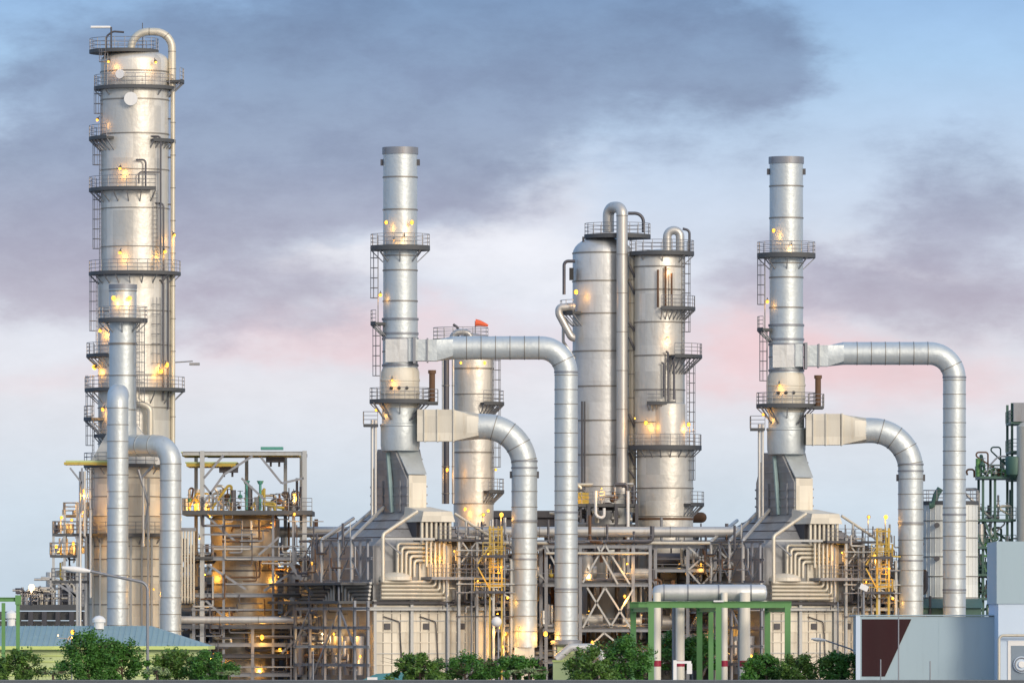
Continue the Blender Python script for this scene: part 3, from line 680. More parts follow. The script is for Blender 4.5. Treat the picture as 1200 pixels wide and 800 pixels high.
def heater_ducts():
    A = thing('exhaust_duct', 'tall duct above the wind sock vessel dropping beside the cross braced rack', 'duct', (X(663, 199), 199, 0), G_D)
    pts = [S(530, 407.5, 199), S(663.5, 407.5, 199), (X(663.5, 199), 199, Z(757, 199))]
    MB().tube(pts, 13.6 / 13, 2.3, 32, 1.30, 1.035, 12).obj('duct_shell', 'duct', A)
    c0, c1 = S(486, 410, 199), S(531, 407.5, 199)
    def r2r(p, q, w0, h0, r, n=28):
        # rectangular to round transition between p and q along x
        vs = []
        for i in range(n):
            a = 2 * PI * i / n + PI / 4; cs, sn = math.cos(a), math.sin(a); m_ = max(abs(cs), abs(sn))
            vs.append((p.x, p.y + cs / m_ * w0, p.z + sn / m_ * h0))
        for i in range(n):
            a = 2 * PI * i / n + PI / 4; vs.append((q.x, q.y + math.cos(a) * r, q.z + math.sin(a) * r))
        return vs, [(i, (i + 1) % n, n + (i + 1) % n, n + i) for i in range(n)] + [tuple(range(n - 1, -1, -1)), tuple(range(n, 2 * n))]
    MB().box(c0.x, S(512, 0, 199).x, 198, 200, Z(423, 199), Z(398, 199)).obj('duct_flange', 'duct', A)
    MB().add(*r2r(Vector((S(512, 0, 199).x, 199, (Z(423, 199) + Z(398, 199)) / 2)), c1, 1.0, 0.96, 13.6 / 13)).obj('transition', 'duct', A)
    MB().box(c0.x - 0.15, c0.x + 0.1, 197.8, 200.2, Z(426, 199), Z(395, 199)).obj('flange_frame', 'steel', A)
    for px in (500,): MB().box(X(px, 199), X(px, 199) + 0.14, 197.85, 200.1, Z(424.5, 199), Z(396.5, 199)).obj('stiffening_ring', 'steel', A)
    p = Vector(pts[-1]); MB().lathe([(1.1, p.z + 0.6), (1.4, p.z + 0.5), (1.4, p.z + 0.2), (1.1, p.z)], p.x, p.y, 28).obj('end_flange', 'steel', A)
    for py in (436, 600, 690): band(A, p.x, p.y, 13.6 / 13, Z(py, 199), 0.18, 'steel')
    MB().box(p.x - 0.8, p.x + 0.8, p.y - 0.8, p.y + 0.8, 0, p.z).obj('base_plinth', 'lime_wall', A)
    B = thing('exhaust_duct', 'low wide bend duct crossing in front of the wind sock vessel', 'duct', (X(615, 199), 199, 0), G_D)
    pts = [S(560, 499.5, 199), S(614.5, 499.5, 199), (X(614.5, 199), 199, Z(758, 199))]
    MB().tube(pts, 15 / 13, 3.6, 32, 1.40, 1.035, 14).obj('duct_shell', 'duct', B)
    MB().box(S(489, 0, 199).x, S(530, 0, 199).x, 197.9, 200.1, Z(517, 199), Z(480, 199)).obj('duct_box', 'cream', B)
    for px in (497, 512, 531): MB().box(X(px, 199), X(px, 199) + 0.12, 197.75, 200.25, Z(517.6, 199), Z(479.4, 199)).obj('stiffening_ring', 'cream', B)
    MB().add(*r2r(Vector((S(532, 0, 199).x, 199, (Z(517, 199) + Z(480, 199)) / 2)), S(561, 499.5, 199), 1.08, 1.4, 15 / 13)).obj('transition', 'cream', B)
    p = Vector(pts[-1])
    for py in (540, 548, 610, 655): band(B, p.x, p.y, 15 / 13, Z(py, 199), 0.16, 'steel')
    for s_ in (-1, 1): MB().box(p.x + s_ * 1.22 - 0.1, p.x + s_ * 1.22 + 0.1, 198.8, 199.2, Z(560, 199), Z(552, 199)).obj('lifting_lug', 'steel_dark', B)
    MB().box(p.x - 0.9, p.x + 0.9, p.y - 0.9, p.y + 0.9, 0, p.z).obj('base_plinth', 'cream', B)
    lamp(B, (p.x - 0.4, p.y - 1.9, Z(735, 199)), 40, 0.10); lamp(B, (p.x + 1.9, p.y - 0.4, Z(742, 199)), 90, 0.36, (0, -1, 0.1))
    return A, B
dA, dB = heater_ducts()
copy_tree(dA, (35.75, 14.0, 0), 'tall duct rising between the silo and the shorter bend duct')
copy_tree(dB, (35.5, 14.0, 0), 'low wide bend duct rising behind the dark maroon panel')

TH = R(30); HM = Matrix.Translation((X(467, Y0), Y0 + 1.0, 0)) @ Matrix.Rotation(TH, 4, 'Z')
W2, D2 = 5.75, 5.6
fx = lambda px: (px - 503) / 11.26
def fp(px, py, off=0.3): return Vector((fx(px), -D2 - off, z0_(py)))          # on the lit front face
def lp(px, py, off=0.3): return Vector((-W2 - off, (402 - 11.26 * off - px) / 6.5, z0_(py)))   # on the shaded side face
def fired_heater():
    T = thing('fired_heater', 'box shaped fired heater with cream panels under the stack beside the wind sock vessel', 'heater', tuple(HM.translation), 'box shaped fired heaters')
    H = lambda: MB(HM)
    zt = z0_(640); z1 = z0_(705)
    H().box(-W2, W2, -D2, D2, 0, zt).obj('casing_wall', 'casing', T)  # dark grey panels; the tone also puts shade into the unlit side wall
    # cream front wall in bays
    for a, b in ((439, 479), (482, 521), (524, 567)):
        w_ = H().box(fx(a), fx(b), -D2 - 0.12, -D2 - 0.003, 0.3, z0_(709)).obj('front_panel', 'cream', T)
        for px in (a + 10, a + 20, a + 30):
            if px < b - 4: H().box(fx(px) - 0.04, fx(px) + 0.04, -D2 - 0.17, -D2 - 0.123, 0.4, z0_(711)).obj('panel_joint', 'seam', w_)
        for py in (718, 727, 740, 752, 765, 778): H().box(fx(a) + 0.1, fx(b) - 0.1, -D2 - 0.20, -D2 - 0.123, z0_(py) - 0.04, z0_(py) + 0.04).obj('panel_rib', 'steel_pale' if py % 2 else 'cream', w_)
    for a in (438, 480.5, 522.5, 568): H().ibeam(fp(a, 800, 0.3), fp(a, 703, 0.3), 0.3, 0.3).obj('column', 'steel_pale', T)
    H().ibeam(fp(410, 713, 0.55), fp(592, 713, 0.55), 0.3, 0.3).obj('beam', 'steel_pale', T)
    H().ibeam(fp(436, 706, 0.5), fp(570, 706, 0.5), 0.2, 0.25).obj('beam', 'steel_dark', T)
    for i in range(2):
        x_ = (fx(460), fx(502))[i]
        H().tube([(x_ - 1, -D2 - 0.3, z0_(722)), (x_ + 0.6, -D2 - 0.3, z0_(728)), (x_ + 0.9, -D2 - 0.3, z0_(780))], 0.05, 0.3, 6).obj('conduit', 'steel_dark', T)
    # hipped roof and convection section
    q = lambda a, b, z: [(-a, -b, z), (a, -b, z), (a, b, z), (-a, b, z)]
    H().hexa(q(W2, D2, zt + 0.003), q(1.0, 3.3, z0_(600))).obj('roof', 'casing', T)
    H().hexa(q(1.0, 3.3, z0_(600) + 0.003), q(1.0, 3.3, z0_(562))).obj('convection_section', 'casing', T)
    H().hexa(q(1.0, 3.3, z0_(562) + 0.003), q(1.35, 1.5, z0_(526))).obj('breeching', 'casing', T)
    H().hexa([(-0.9, -3.5, z0_(597)), (0.9, -3.5, z0_(597)), (0.9, -3.303, z0_(597)), (-0.9, -3.303, z0_(597))], [(-0.9, -3.5, z0_(557)), (0.9, -3.5, z0_(557)), (0.9, -3.303, z0_(557)), (-0.9, -3.303, z0_(557))]).obj('end_panel', 'cream', T)
    H().hexa([(-0.95, -3.50, z0_(556)), (0.95, -3.50, z0_(556)), (0.95, -3.33, z0_(556)), (-0.95, -3.33, z0_(556))], [(-1.1, -1.72, z0_(527)), (1.1, -1.72, z0_(527)), (1.1, -1.53, z0_(527)), (-1.1, -1.53, z0_(527))]).obj('sloping_panel', 'duct', T)
    for py in (570, 580, 590): H().box(-1.08, 1.08, -3.4, 3.38, z0_(py) - 0.08, z0_(py) + 0.08).obj('stiffening_ring', 'steel', T)
    for y_ in (-2.2, -0.6, 1.0, 2.5): H().bar((-1.08, y_, z0_(600)), (-1.08, y_, z0_(563)), 0.16).obj('stiffener', 'steel', T)
    for py in (538, 549):
        t = (562 - py) / 36; a, b = 1.0 + 0.35 * t + 0.05, 3.3 - 1.8 * t + 0.05
        H().box(-a, a, -b, b, z0_(py) - 0.07, z0_(py) + 0.07).obj('stiffening_ring', 'steel', T)
    H().bar((-1.1, -0.8, z0_(600)), (-1.45, -0.6, z0_(530)), 0.35, 0.2).obj('side_duct', 'teal_roof', T)
    # header box and crossover tubes
    H().hexa([(fx(486), -D2 - 1.3, z0_(612)), (fx(525), -D2 - 1.3, z0_(612)), (fx(525), -D2 + 2, z0_(612)), (fx(486), -D2 + 2, z0_(612))],
             [(fx(489), -D2 - 1.2, z0_(600)), (fx(522), -D2 - 1.2, z0_(600)), (fx(520), -D2 + 2.4, z0_(594)), (fx(490), -D2 + 2.4, z0_(594))]).obj('header_box', 'cream', T)
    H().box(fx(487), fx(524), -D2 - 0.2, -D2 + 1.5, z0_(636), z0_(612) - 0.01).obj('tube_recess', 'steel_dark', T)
    H().box(fx(490), fx(528), -D2 - 0.25, -D2 - 0.003, z0_(705), z0_(637)).obj('tube_wall', 'cream', T)
    for i in range(7): H().tube([fp(489 + 5.4 * i, 611, 0.9), fp(489 + 5.4 * i, 636, 0.9)], 0.15, n=8).obj('return_tube', 'pipe_cream', T)
    for i in range(5):
        H().tube([fp(499 + 4.8 * i, 632, 0.55), fp(499 + 4.8 * i, 637 + 5.0 * i, 0.55), fp(463 + 4.8 * i, 637 + 5.0 * i, 0.55), fp(463 + 4.8 * i, 676, 0.55)], 0.155, 0.32, 10).obj('crossover_tube', 'pipe_cream', T)
        H().tube([fp(499 + 4.8 * i, 660, 1.0), fp(499 + 4.8 * i, 682 + 4.6 * i, 1.0), fp(441, 682 + 4.6 * i, 1.0)], 0.155, 0.32, 10).obj('crossover_tube', 'pipe_cream', T)
        H().tube([fp(493 + 5.0 * i, 636, 1.1), fp(493 + 5.0 * i, 664, 1.1)], 0.11, n=8).obj('return_tube', 'pipe_cream', T)
        H().tube([lp(436 - 0.5 * i, 683 + 4.6 * i, 0.6), lp(402 + 4 * i, 683 + 4.6 * i, 0.6), lp(402 + 4 * i, 704, 0.6)], 0.14, 0.3, 8).obj('crossover_tube', 'pipe', T)
        H().tube([lp(352, 683 + 4.6 * i, 0.6), lp(392 - 3 * i, 683 + 4.6 * i, 0.6), lp(392 - 3 * i, 704, 0.6)], 0.14, 0.3, 8).obj('crossover_tube', 'pipe', T)
    H().lathe([(1.55, z0_(680)), (1.5, z0_(676)), (1.2, z0_(673)), (0.6, z0_(671)), (0.02, z0_(670.5))], fx(462), -D2 - 0.2, 24).obj('cover', 'cream', T)
    # platforms on the lit face
    flat_platform(T, fx(502), fx(572), -D2 - 1.9, -D2 + 0.5, z0_(632), HM, 'f', 0.2, 'steel_dark')
    flat_platform(T, fx(492), fx(572), -D2 - 2.2, -D2, z0_(676), HM, 'fr', 0.25, 'steel')
    flat_platform(T, fx(545), fx(594), -D2 - 1.5, -D2 + 2, z0_(704), HM, 'fr', 0.2, 'steel_dark')
    flat_platform(T, fx(530), fx(590), -D2 - 1.5, -D2 + 2, z0_(659), HM, 'fr', 0.2, 'steel_dark')
    for x_ in (527, 548, 567, 588): H().ibeam(fp(x_, 800, 1.6), fp(x_, 628 if x_ < 570 else 655, 1.6), 0.24).obj('column', 'steel_pale', T)
    H().tube([fp(526, 602, 1.0), fp(567, 630, 1.4), fp(567, 665, 1.4)], 0.13, 0.4, 8).obj('handrail_tube', 'pipe_cream', T)
    H().tube([fp(483, 600, 1.0), fp(441, 627, 1.4), fp(441, 682, 1.4)], 0.17, 0.4, 8).obj('support_tube', 'pipe_cream', T)
    H().bar(fp(441, 632, 1.4), fp(500, 632, 1.4), 0.22).obj('beam', 'steel_pale', T)
    H().bar(fp(441, 632, 1.3), fp(463, 650, 1.3), 0.14).obj('brace', 'steel', T)
    for i in range(20):
        p = fp(rnd.uniform(526, 588), rnd.choice((630, 657, 674, 702)), rnd.uniform(0.3, 1.3)); s_ = rnd.uniform(0.15, 0.38)
        if i % 2: H().cyl(p, p + Vector((0, 0, s_ * 3)), s_ * 0.6, n=8).obj('instrument', rnd.choice(['pipe', 'steel_dark', 'pipe_cream', 'steel_dark']), T)
        else: H().tube([p, p + Vector((0, 0, s_ * 4)), p + Vector((rnd.uniform(-1.5, 1.5), 0, s_ * 4))], 0.08, 0.2, 6).obj('pipe', rnd.choice(['pipe', 'pipe_dark', 'pipe_cream']), T)
    for a_, b_ in (((530, 659), (548, 634)), ((548, 659), (530, 634)), ((548, 659), (567, 634)), ((567, 704), (548, 680)), ((570, 690), (594, 705))):
        H().bar(fp(*a_, 1.6), fp(*b_, 1.6), 0.13).obj('brace', 'steel_pale', T)
    for px in (511, 540, 556, 578): H().bar(fp(px, 800 if px > 530 else 705, 1.9), fp(px, 640, 1.9), 0.12).obj('scaffold_post', 'steel', T)
    for py in (645, 652, 667, 684, 694, 722): H().bar(fp(522, py, 1.95), fp(592 if py > 660 else 572, py, 1.95), 0.1).obj('scaffold_rail', rnd.choice(['steel', 'steel_pale', 'steel_dark']), T)
    for i in range(44):
        p = fp(rnd.uniform(524, 590), rnd.uniform(625, 712), rnd.uniform(0.4, 1.8)); h_ = rnd.uniform(0.4, 1.8); L = rnd.uniform(-1.6, 1.6)
        H().tube([p + Vector((0, 0, h_)), p, p + Vector((L, 0, 0)), p + Vector((L, 0, -h_ * 0.6))], rnd.choice((0.05, 0.07, 0.11)), 0.15, 6).obj('pipe', rnd.choice(['pipe', 'pipe_dark', 'steel', 'pipe_cream', 'pipe_dark', 'rust']), T)
    for i in range(46):
        p = lp(rnd.uniform(340, 425), rnd.uniform(632, 790), rnd.uniform(0.4, 3.4)); h_ = rnd.uniform(0.4, 2.2); L = rnd.uniform(-2.5, 2.5)
        if p.z < 1: p.z = 1
        H().tube([p + Vector((0, 0, h_)), p, p + Vector((0, L, 0))], rnd.choice((0.05, 0.08, 0.13)), 0.2, 6).obj('pipe', rnd.choice(['pipe_dark', 'pipe_dark', 'steel', 'pipe', 'rust']), T)
    for (pa, pb) in (((345, 757), (364, 713)), ((382, 757), (400, 713)), ((418, 757), (400, 713)), ((364, 800), (382, 757))): H().bar(lp(*pa, 3.3), lp(*pb, 3.3), 0.14).obj('brace', 'steel', T)
    H().box(fx(541), fx(554), -D2 - 0.3, -D2 - 0.13, 0.3, z0_(772)).obj('access_door', 'steel', T)
    for px in (450, 495, 536): H().box(fx(px), fx(px + 7), -D2 - 0.24, -D2 - 0.18, z0_(737), z0_(730)).obj('peep_door', 'steel_dark', T)
    for q_ in (0.25, 0.5, 0.75):
        a_, b_ = W2 + (1.0 - W2) * q_, D2 + (3.3 - D2) * q_; z_ = zt + (z0_(600) - zt) * q_
        H().box(-a_ - 0.06, a_ + 0.06, -b_ - 0.06, b_ + 0.06, z_ - 0.05, z_ + 0.05).obj('roof_stiffener', 'steel_dark', T)
    # shaded side: inclined tubes with posts, truss, platforms
    for (tx, ty, bx) in ((415, 606, 378), (437, 598, 399), (452, 594, 414)):
        H().tube([Vector((-1.2, (402 + 56 - tx) / 6.5 - 0.3, z0_(ty))), lp(bx, 632, 2.2), lp(bx, 682, 2.2)], 0.16, 0.5, 8).obj('support_tube', 'pipe', T)
    for px in (366, 388, 424, 433): H().bar(lp(px, 682, 2.2), lp(px, 634, 2.2), 0.18).obj('post', 'steel', T)
    for py in (634, 655, 681): H().ibeam(lp(350, py, 2.2), lp(438, py, 2.2), 0.22).obj('beam', 'steel', T)
    for i, px in enumerate((355, 366, 378, 388, 399, 414, 424)):
        H().bar(lp(px, 634 if i % 2 else 655, 2.2), lp(px + 11, 655 if i % 2 else 634, 2.2), 0.1).obj('brace', 'steel', T)
        H().bar(lp(px, 655 if i % 2 else 680, 2.2), lp(px + 11, 680 if i % 2 else 655, 2.2), 0.1).obj('brace', 'steel', T)
    H().box(-W2 - 3.6, -W2 - 0.01, -D2 - 0.2, D2 + 2, z0_(704) - 0.25, z0_(704)).obj('platform', 'grating', T)
    H().box(-W2 - 3.4, -W2 - 0.01, -D2 - 0.2, D2 + 2, z0_(683) - 0.2, z0_(683)).obj('platform', 'grating', T)
    for py in (713, 735, 757, 778): H().ibeam(lp(345, py, 3.2), lp(436, py, 3.2), 0.24).obj('beam', 'steel_pale' if py == 757 else 'steel', T)
    for px in (346, 364, 382, 400, 418, 434): H().ibeam(lp(px, 800, 3.2), lp(px, 704, 3.2), 0.22).obj('post', 'steel', T)
    for i in range(14):
        p = lp(rnd.uniform(350, 425), rnd.uniform(715, 785), rnd.uniform(0.5, 2.8)); L = rnd.uniform(0.8, 3)
        H().tube([p + Vector((0, 0, rnd.uniform(0.5, 1.5))), p, p + Vector((0, L, 0))], rnd.uniform(0.07, 0.18), 0.2, 8).obj('pipe', rnd.choice(['pipe_dark', 'pipe', 'pipe_dark', 'rust']), T)
    for i in range(6): H().cyl(lp(352 + 14 * i, 790, 0.8), lp(352 + 14 * i, 745, 0.8), 0.35, 0.5, n=12).obj('burner', 'steel', T)
    for (px, py, pw) in ((378, 742, 60), (392, 742, 60), (416, 741, 70), (424, 768, 50), (362, 752, 20)):
        p = HM @ lp(px, py, 1.5); lamp(T, p, pw, 0.17, (-0.3, -0.6, -0.2), white=(px == 378))
    for (px, py, pw) in ((366, 660, 14),): lamp(T, HM @ lp(px, py, 2.6), pw, 0.14)
    for px in (563, 584):
        H().cyl(fp(px, 660, 0.4), fp(px, 604, 0.4), 0.06, n=6).obj('lamp_pole', 'steel', T); lamp(T, HM @ fp(px, 603, 0.5), 14, 0.26, (0, -1, 0))
    for (px, py, pw) in ((503, 652, 36), (520, 646, 26), (560, 650, 14), (582, 700, 10), (572, 735, 40), (576, 757, 40)): lamp(T, HM @ fp(px, py, 1.9), pw, 0.12 if px < 540 else 0.2)
    return T
fh = fired_heater()
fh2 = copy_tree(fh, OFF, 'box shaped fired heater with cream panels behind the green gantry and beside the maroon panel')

trim(fh2, 'pipe', range(0, 40, 3)); trim(fh2, 'instrument', (1, 4, 6)); trim(fh2, 'conduit', (0,)); trim(fh2, 'lamp', (2, 8)); trim(fh2, 'access_door', (0,))
M2 = Matrix.Translation(OFF) @ HM; TL[fh2.name] = TL[fh.name] + Vector(OFF)
MB(M2).box(-0.6, 0.9, -3.2, -1.6, z0_(594), z0_(577)).obj('valve_cabinet', 'cream', fh2)
MB(M2).box(-0.75, 1.05, -3.3, -1.5, z0_(577) + .003, z0_(574)).obj('cabinet_roof', 'steel_pale', fh2)
r9 = random.Random(99)
for i in range(30):
    p = fp(r9.uniform(524, 590), r9.uniform(625, 700), r9.uniform(1.2, 2.2)); h_ = r9.uniform(0.4, 1.8); L = r9.uniform(-1.6, 1.6)
    MB(M2).tube([p + Vector((0, 0, h_)), p, p + Vector((L, 0, 0))], r9.choice((0.05, 0.07, 0.11)), 0.15, 6).obj('pipe', r9.choice(['pipe', 'pipe_cream', 'yellow_dull', 'pipe_dark']), fh2)
def yellow_tower():
    T = thing('ladder_tower', 'yellow caged ladder tower between heater and low wide bend duct near the wind sock vessel', 'ladder', (X(580, 203), 195, 0), 'yellow ladder towers')
    for x_ in (574, 588):
        for y_ in (194, 195.2): MB().bar((X(x_, 194), y_, 0), (X(x_, 194), y_, Z(616, 194)), 0.14).obj('post', 'yellow', T)
    for py in (620, 642, 664, 686): MB().bar((X(572, 194), 193.9, Z(py, 194)), (X(590, 194), 193.9, Z(py, 194)), 0.13).obj('cross_rail', 'yellow', T)
    ladder(T, X(581, 194), 193.8, Z(700, 194), Z(616, 194), -90, 'yellow')
    for (a, b, py) in ((556, 592, 692), (566, 592, 650)):
        P = flat_platform(T, X(a, 194), X(b, 194), 192.8, 195, Z(py, 194), rail='fr', deck='steel_dark', railm='yellow')
    MB().bar(S(560, 660, 193.5), S(574, 640, 193.5), 0.12).obj('brace', 'yellow', T)
    MB().bar(S(574, 690, 193.5), S(560, 664, 193.5), 0.12).obj('brace', 'yellow', T)
    lamp(T, S(587, 664, 193), 24, 0.2); lamp(T, S(560, 680, 193), 24, 0.12)
    return T
yt = yellow_tower()
copy_tree(yt, (35.3, 14.0, 0), 'yellow caged ladder tower rising above the maroon panel')

# ================================================================== CENTRAL COLUMNS
# vessel with wind sock
YV = 222; cx, cy = X(555, YV), YV; k = 1 / PX(YV); zv = lambda p: Z(p, YV)
T = thing('absorber_column', 'domed silver vessel with the red wind sock standing behind both ducts', 'column', (cx, cy, 0))
shell(T, cx, cy, 23.5 / k, 0, zv(402), [zv(p) for p in (420, 432, 462, 497, 530, 560, 590)], 'clad', dome=0.9)
for p in (432, 530): band(T, cx, cy, 23.5 / k, zv(p), 0.14)
ring_platform(T, cx - 1.2, cy, zv(398), 0.5, 2.6, brk=False)
ring_platform(T, cx, cy, zv(472), 23.5 / k, 36 / k, -70, 30); ring_platform(T, cx, cy, zv(575), 23.5 / k, 36 / k, -60, 30)
ladder(T, cx + 23 / k, cy - 0.9, zv(575), zv(420), -20)
for x_, r_ in ((523, 0.27), (531, 0.12), (519, 0.1)): MB().tube([S(x_, 420, YV - 2), S(x_, 590, YV - 2)], r_, None, 10, 2.5, 1.25).obj('riser_pipe', 'pipe_dark' if r_ > .2 else 'pipe', T)
MB().tube([S(537, 396, YV), S(537, 384, YV), S(531, 380, YV)], 0.12, 0.4, 8).obj('davit', 'steel_dark', T)
MB().tube([S(530, 399, YV - 1), S(530, 389, YV - 1), S(552, 389, YV - 1), S(552, 399, YV - 1)], 0.3, 0.7, 10).obj('overhead_pipe', 'pipe', T)
for (px, py, pw) in ((524, 550, 20), (581, 550, 6), (540, 425, 8), (568, 425, 8), (545, 596, 30), (572, 598, 30)): lamp(T, S(px, py, YV - 3), pw, 0.2)
W_ = thing('wind_sock', 'small red orange wind sock flying on a pole above the domed vessel', 'wind sock', (X(557, YV), YV, zv(398)))
MB().cyl((X(557, YV), YV, zv(398)), (X(557, YV), YV, zv(376)), 0.05, n=6).obj('pole', 'steel', W_)
MB().sweep([S(557, 378, YV), S(562, 378.5, YV), S(567, 380, YV), S(572, 381.5, YV)], [0.34, 0.28, 0.2, 0.1], 12).obj('sock', 'sock', W_)

# column D
YD = 226; cx, cy = X(706, YD), YD; k = 1 / PX(YD); zd = lambda p: Z(p, YD)
T = thing('reactor_column', 'wide domed reactor column with silver gooseneck pipe beside the tall drop duct', 'column', (cx, cy, 0))
rD = 35 / k
shell(T, cx, cy, rD, 0, zd(298), [zd(p) for p in (330, 368, 412, 453, 493, 533, 570)], 'clad_grey', dome=1.7)
for p in (297, 330, 368, 412, 453, 493, 533): band(T, cx, cy, rD, zd(p), 0.13, 'seam')
ring_platform(T, cx + 1.4, cy, zd(276), 1.0, 39 / k, brk=False, th=0.3)
for a in (-0.9, 1.0): MB().cyl((cx + a * 2, cy - 1, zd(290)), (cx + a * 2, cy - 1, zd(278)), 0.1, n=6).obj('platform_support', 'steel_dark', T)
yq = cy - rD - 0.7
MB().tube([S(713, 272, cy - 2), S(713, 243, cy - 2), S(729, 243, yq), S(729, 578, yq)], 6.6 / k, 0.75, 20, 3.6, 1.05).obj('gooseneck_pipe', 'pipe', T)
MB().tube([S(736, 250, cy - 1), S(754, 250, cy - 1), S(754, 272, cy - 1)], 0.16, 0.8, 10).obj('vent_pipe', 'pipe_dark', T)
MB().tube([S(741, 300, yq + 1), S(741, 600, yq + 1)], 0.36, None, 12, 2.2, 1.2).obj('riser_pipe', 'pipe_cream', T)
for (a, b) in ((310, 325), (330, 345), (395, 410), (378, 388), (485, 500), (530, 545), (550, 560)): MB().tube([S(737, a, yq + 0.2), S(744, b, yq + 0.2)], 0.12, n=8).obj('pipe_bracket', 'steel_dark', T)
MB().tube([S(674, 306, cy - 1.5), S(661, 306, cy - 1.5), S(661, 345, cy - 1.5)], 0.15, 0.4, 8).obj('nozzle_pipe', 'pipe_dark', T)
MB().box(X(667, YD), X(672, YD), cy - 2, cy - 1.2, zd(329), zd(315)).obj('junction_box', 'black', T)
MB().tube([S(674, 360, cy - 2), S(655, 360, cy - 2), S(655, 368, cy - 2), S(670, 396, cy - 2), S(674, 396, cy - 2)], 0.36, 0.7, 14).obj('bent_nozzle', 'pipe', T)
MB().tube([S(660, 375, cy - 1), S(660, 400, cy - 1), S(676, 425, cy - 1)], 0.14, 0.3, 8).obj('drain_pipe', 'pipe', T)
ring_platform(T, cx, cy, zd(366), rD, 50 / k, 165, 225)
for x_ in (682, 685): MB().tube([S(x_, 470, cy - rD), S(x_, 575, cy - rD)], 0.09, n=6).obj('instrument_pipe', 'steel_dark', T)
lamp(T, S(675, 342, cy - 2.9), 20, 0.34)
# column E
YE = 223; cx, cy = X(773, YE), YE; k = 1 / PX(YE); ze = lambda p: Z(p, YE)
T = thing('stripper_column', 'silver column with railed flat top and lamps standing second from the domed reactor', 'column', (cx, cy, 0))
T['label'] = 'silver column with railed flat top and loop pipe beside the wide domed reactor'
rE, rL = 29.5 / k, 33 / k
shell(T, cx, cy, rE, ze(525), ze(302), [ze(p) for p in (340, 378, 417, 457, 495)], 'clad', dome=0.8)
shell(T, cx + 0.5, cy, rL, 0, ze(525), [ze(p) for p in (535, 572, 605, 640, 680)], 'clad')
for p in (313, 340, 378, 417, 457): band(T, cx, cy, rE, ze(p), 0.13)
for p in (535, 572): band(T, cx + 0.5, cy, rL, ze(p), 0.12)
band(T, cx + 0.5, cy, rL, ze(608), 0.2, 'rust')
ring_platform(T, cx + 0.2, cy, ze(296), 0.8, 38 / k, th=0.3)
ring_platform(T, cx, cy, ze(361), rE, 42 / k, -88, 10); ring_platform(T, cx, cy, ze(417), rE, 50 / k, -70, 15)
ring_platform(T, cx, cy, ze(472), rE, 37 / k, 245, 300); ring_platform(T, cx + 0.5, cy, ze(523), rE - 0.2, 43 / k, 170, 370, th=0.34)
MB().lathe([(20 / k, ze(525)), (20 / k, ze(474)), (17 / k, ze(472))], X(783, YE), cy - 1.3, 32).obj('nozzle_shell', 'clad', T)
ring_platform(T, cx + 0.5, cy, ze(590), rL, 46 / k, -50, 15)
MB().tube([S(782, 296, cy - 1), S(782, 270, cy - 1), S(797, 270, cy - 1), S(797, 294, cy - 1)], 0.4, 0.6, 14).obj('gooseneck_pipe', 'pipe', T)
MB().tube([S(800, 268, cy), S(808, 270, cy), S(808, 295, cy)], 0.12, 0.4, 8).obj('vent_pipe', 'pipe_dark', T)
ladder(T, cx + rE * 0.93, cy - 1.0, ze(417), ze(296), -30); ladder(T, cx + rL * 1.0, cy - 1.0, ze(590), ze(417), -30)
for x_ in (771, 780, 787): MB().tube([S(x_, 312 + (x_ % 5) * 4, cy - rE - 0.3), S(x_, 360, cy - rE - 0.3)], 0.1, n=8).obj('instrument_pipe', 'rust', T)
for x_, a, b in ((783, 412, 470), (790, 420, 468), (778, 425, 465)): MB().tube([S(x_ - 3, a, cy - rE - 0.4), S(x_, a, cy - rE - 0.4), S(x_, b, cy - rE - 0.4)], 0.1, 0.2, 8).obj('instrument_pipe', 'pipe_dark', T)
for (px, py, pw, r_) in ((757, 495, 26, .34), (807, 497, 22, .3), (784, 315, 8, .08), (783, 395, 8, .08), (786, 478, 8, .08), (744, 490, 8, .12)):
    lamp(T, S(px, py, cy - rE - 0.4 if px < 800 else cy - 1.8), pw, r_)
single('pipeline', MB().tube([S(560, 606, 230), S(822, 606, 230)], 0.5, None, 16, 5).sphere(S(822, 606, 230), 0.5, 16), 'rust', 'tan brown pipe with a capped end running behind the flat topped column', 'pipe')

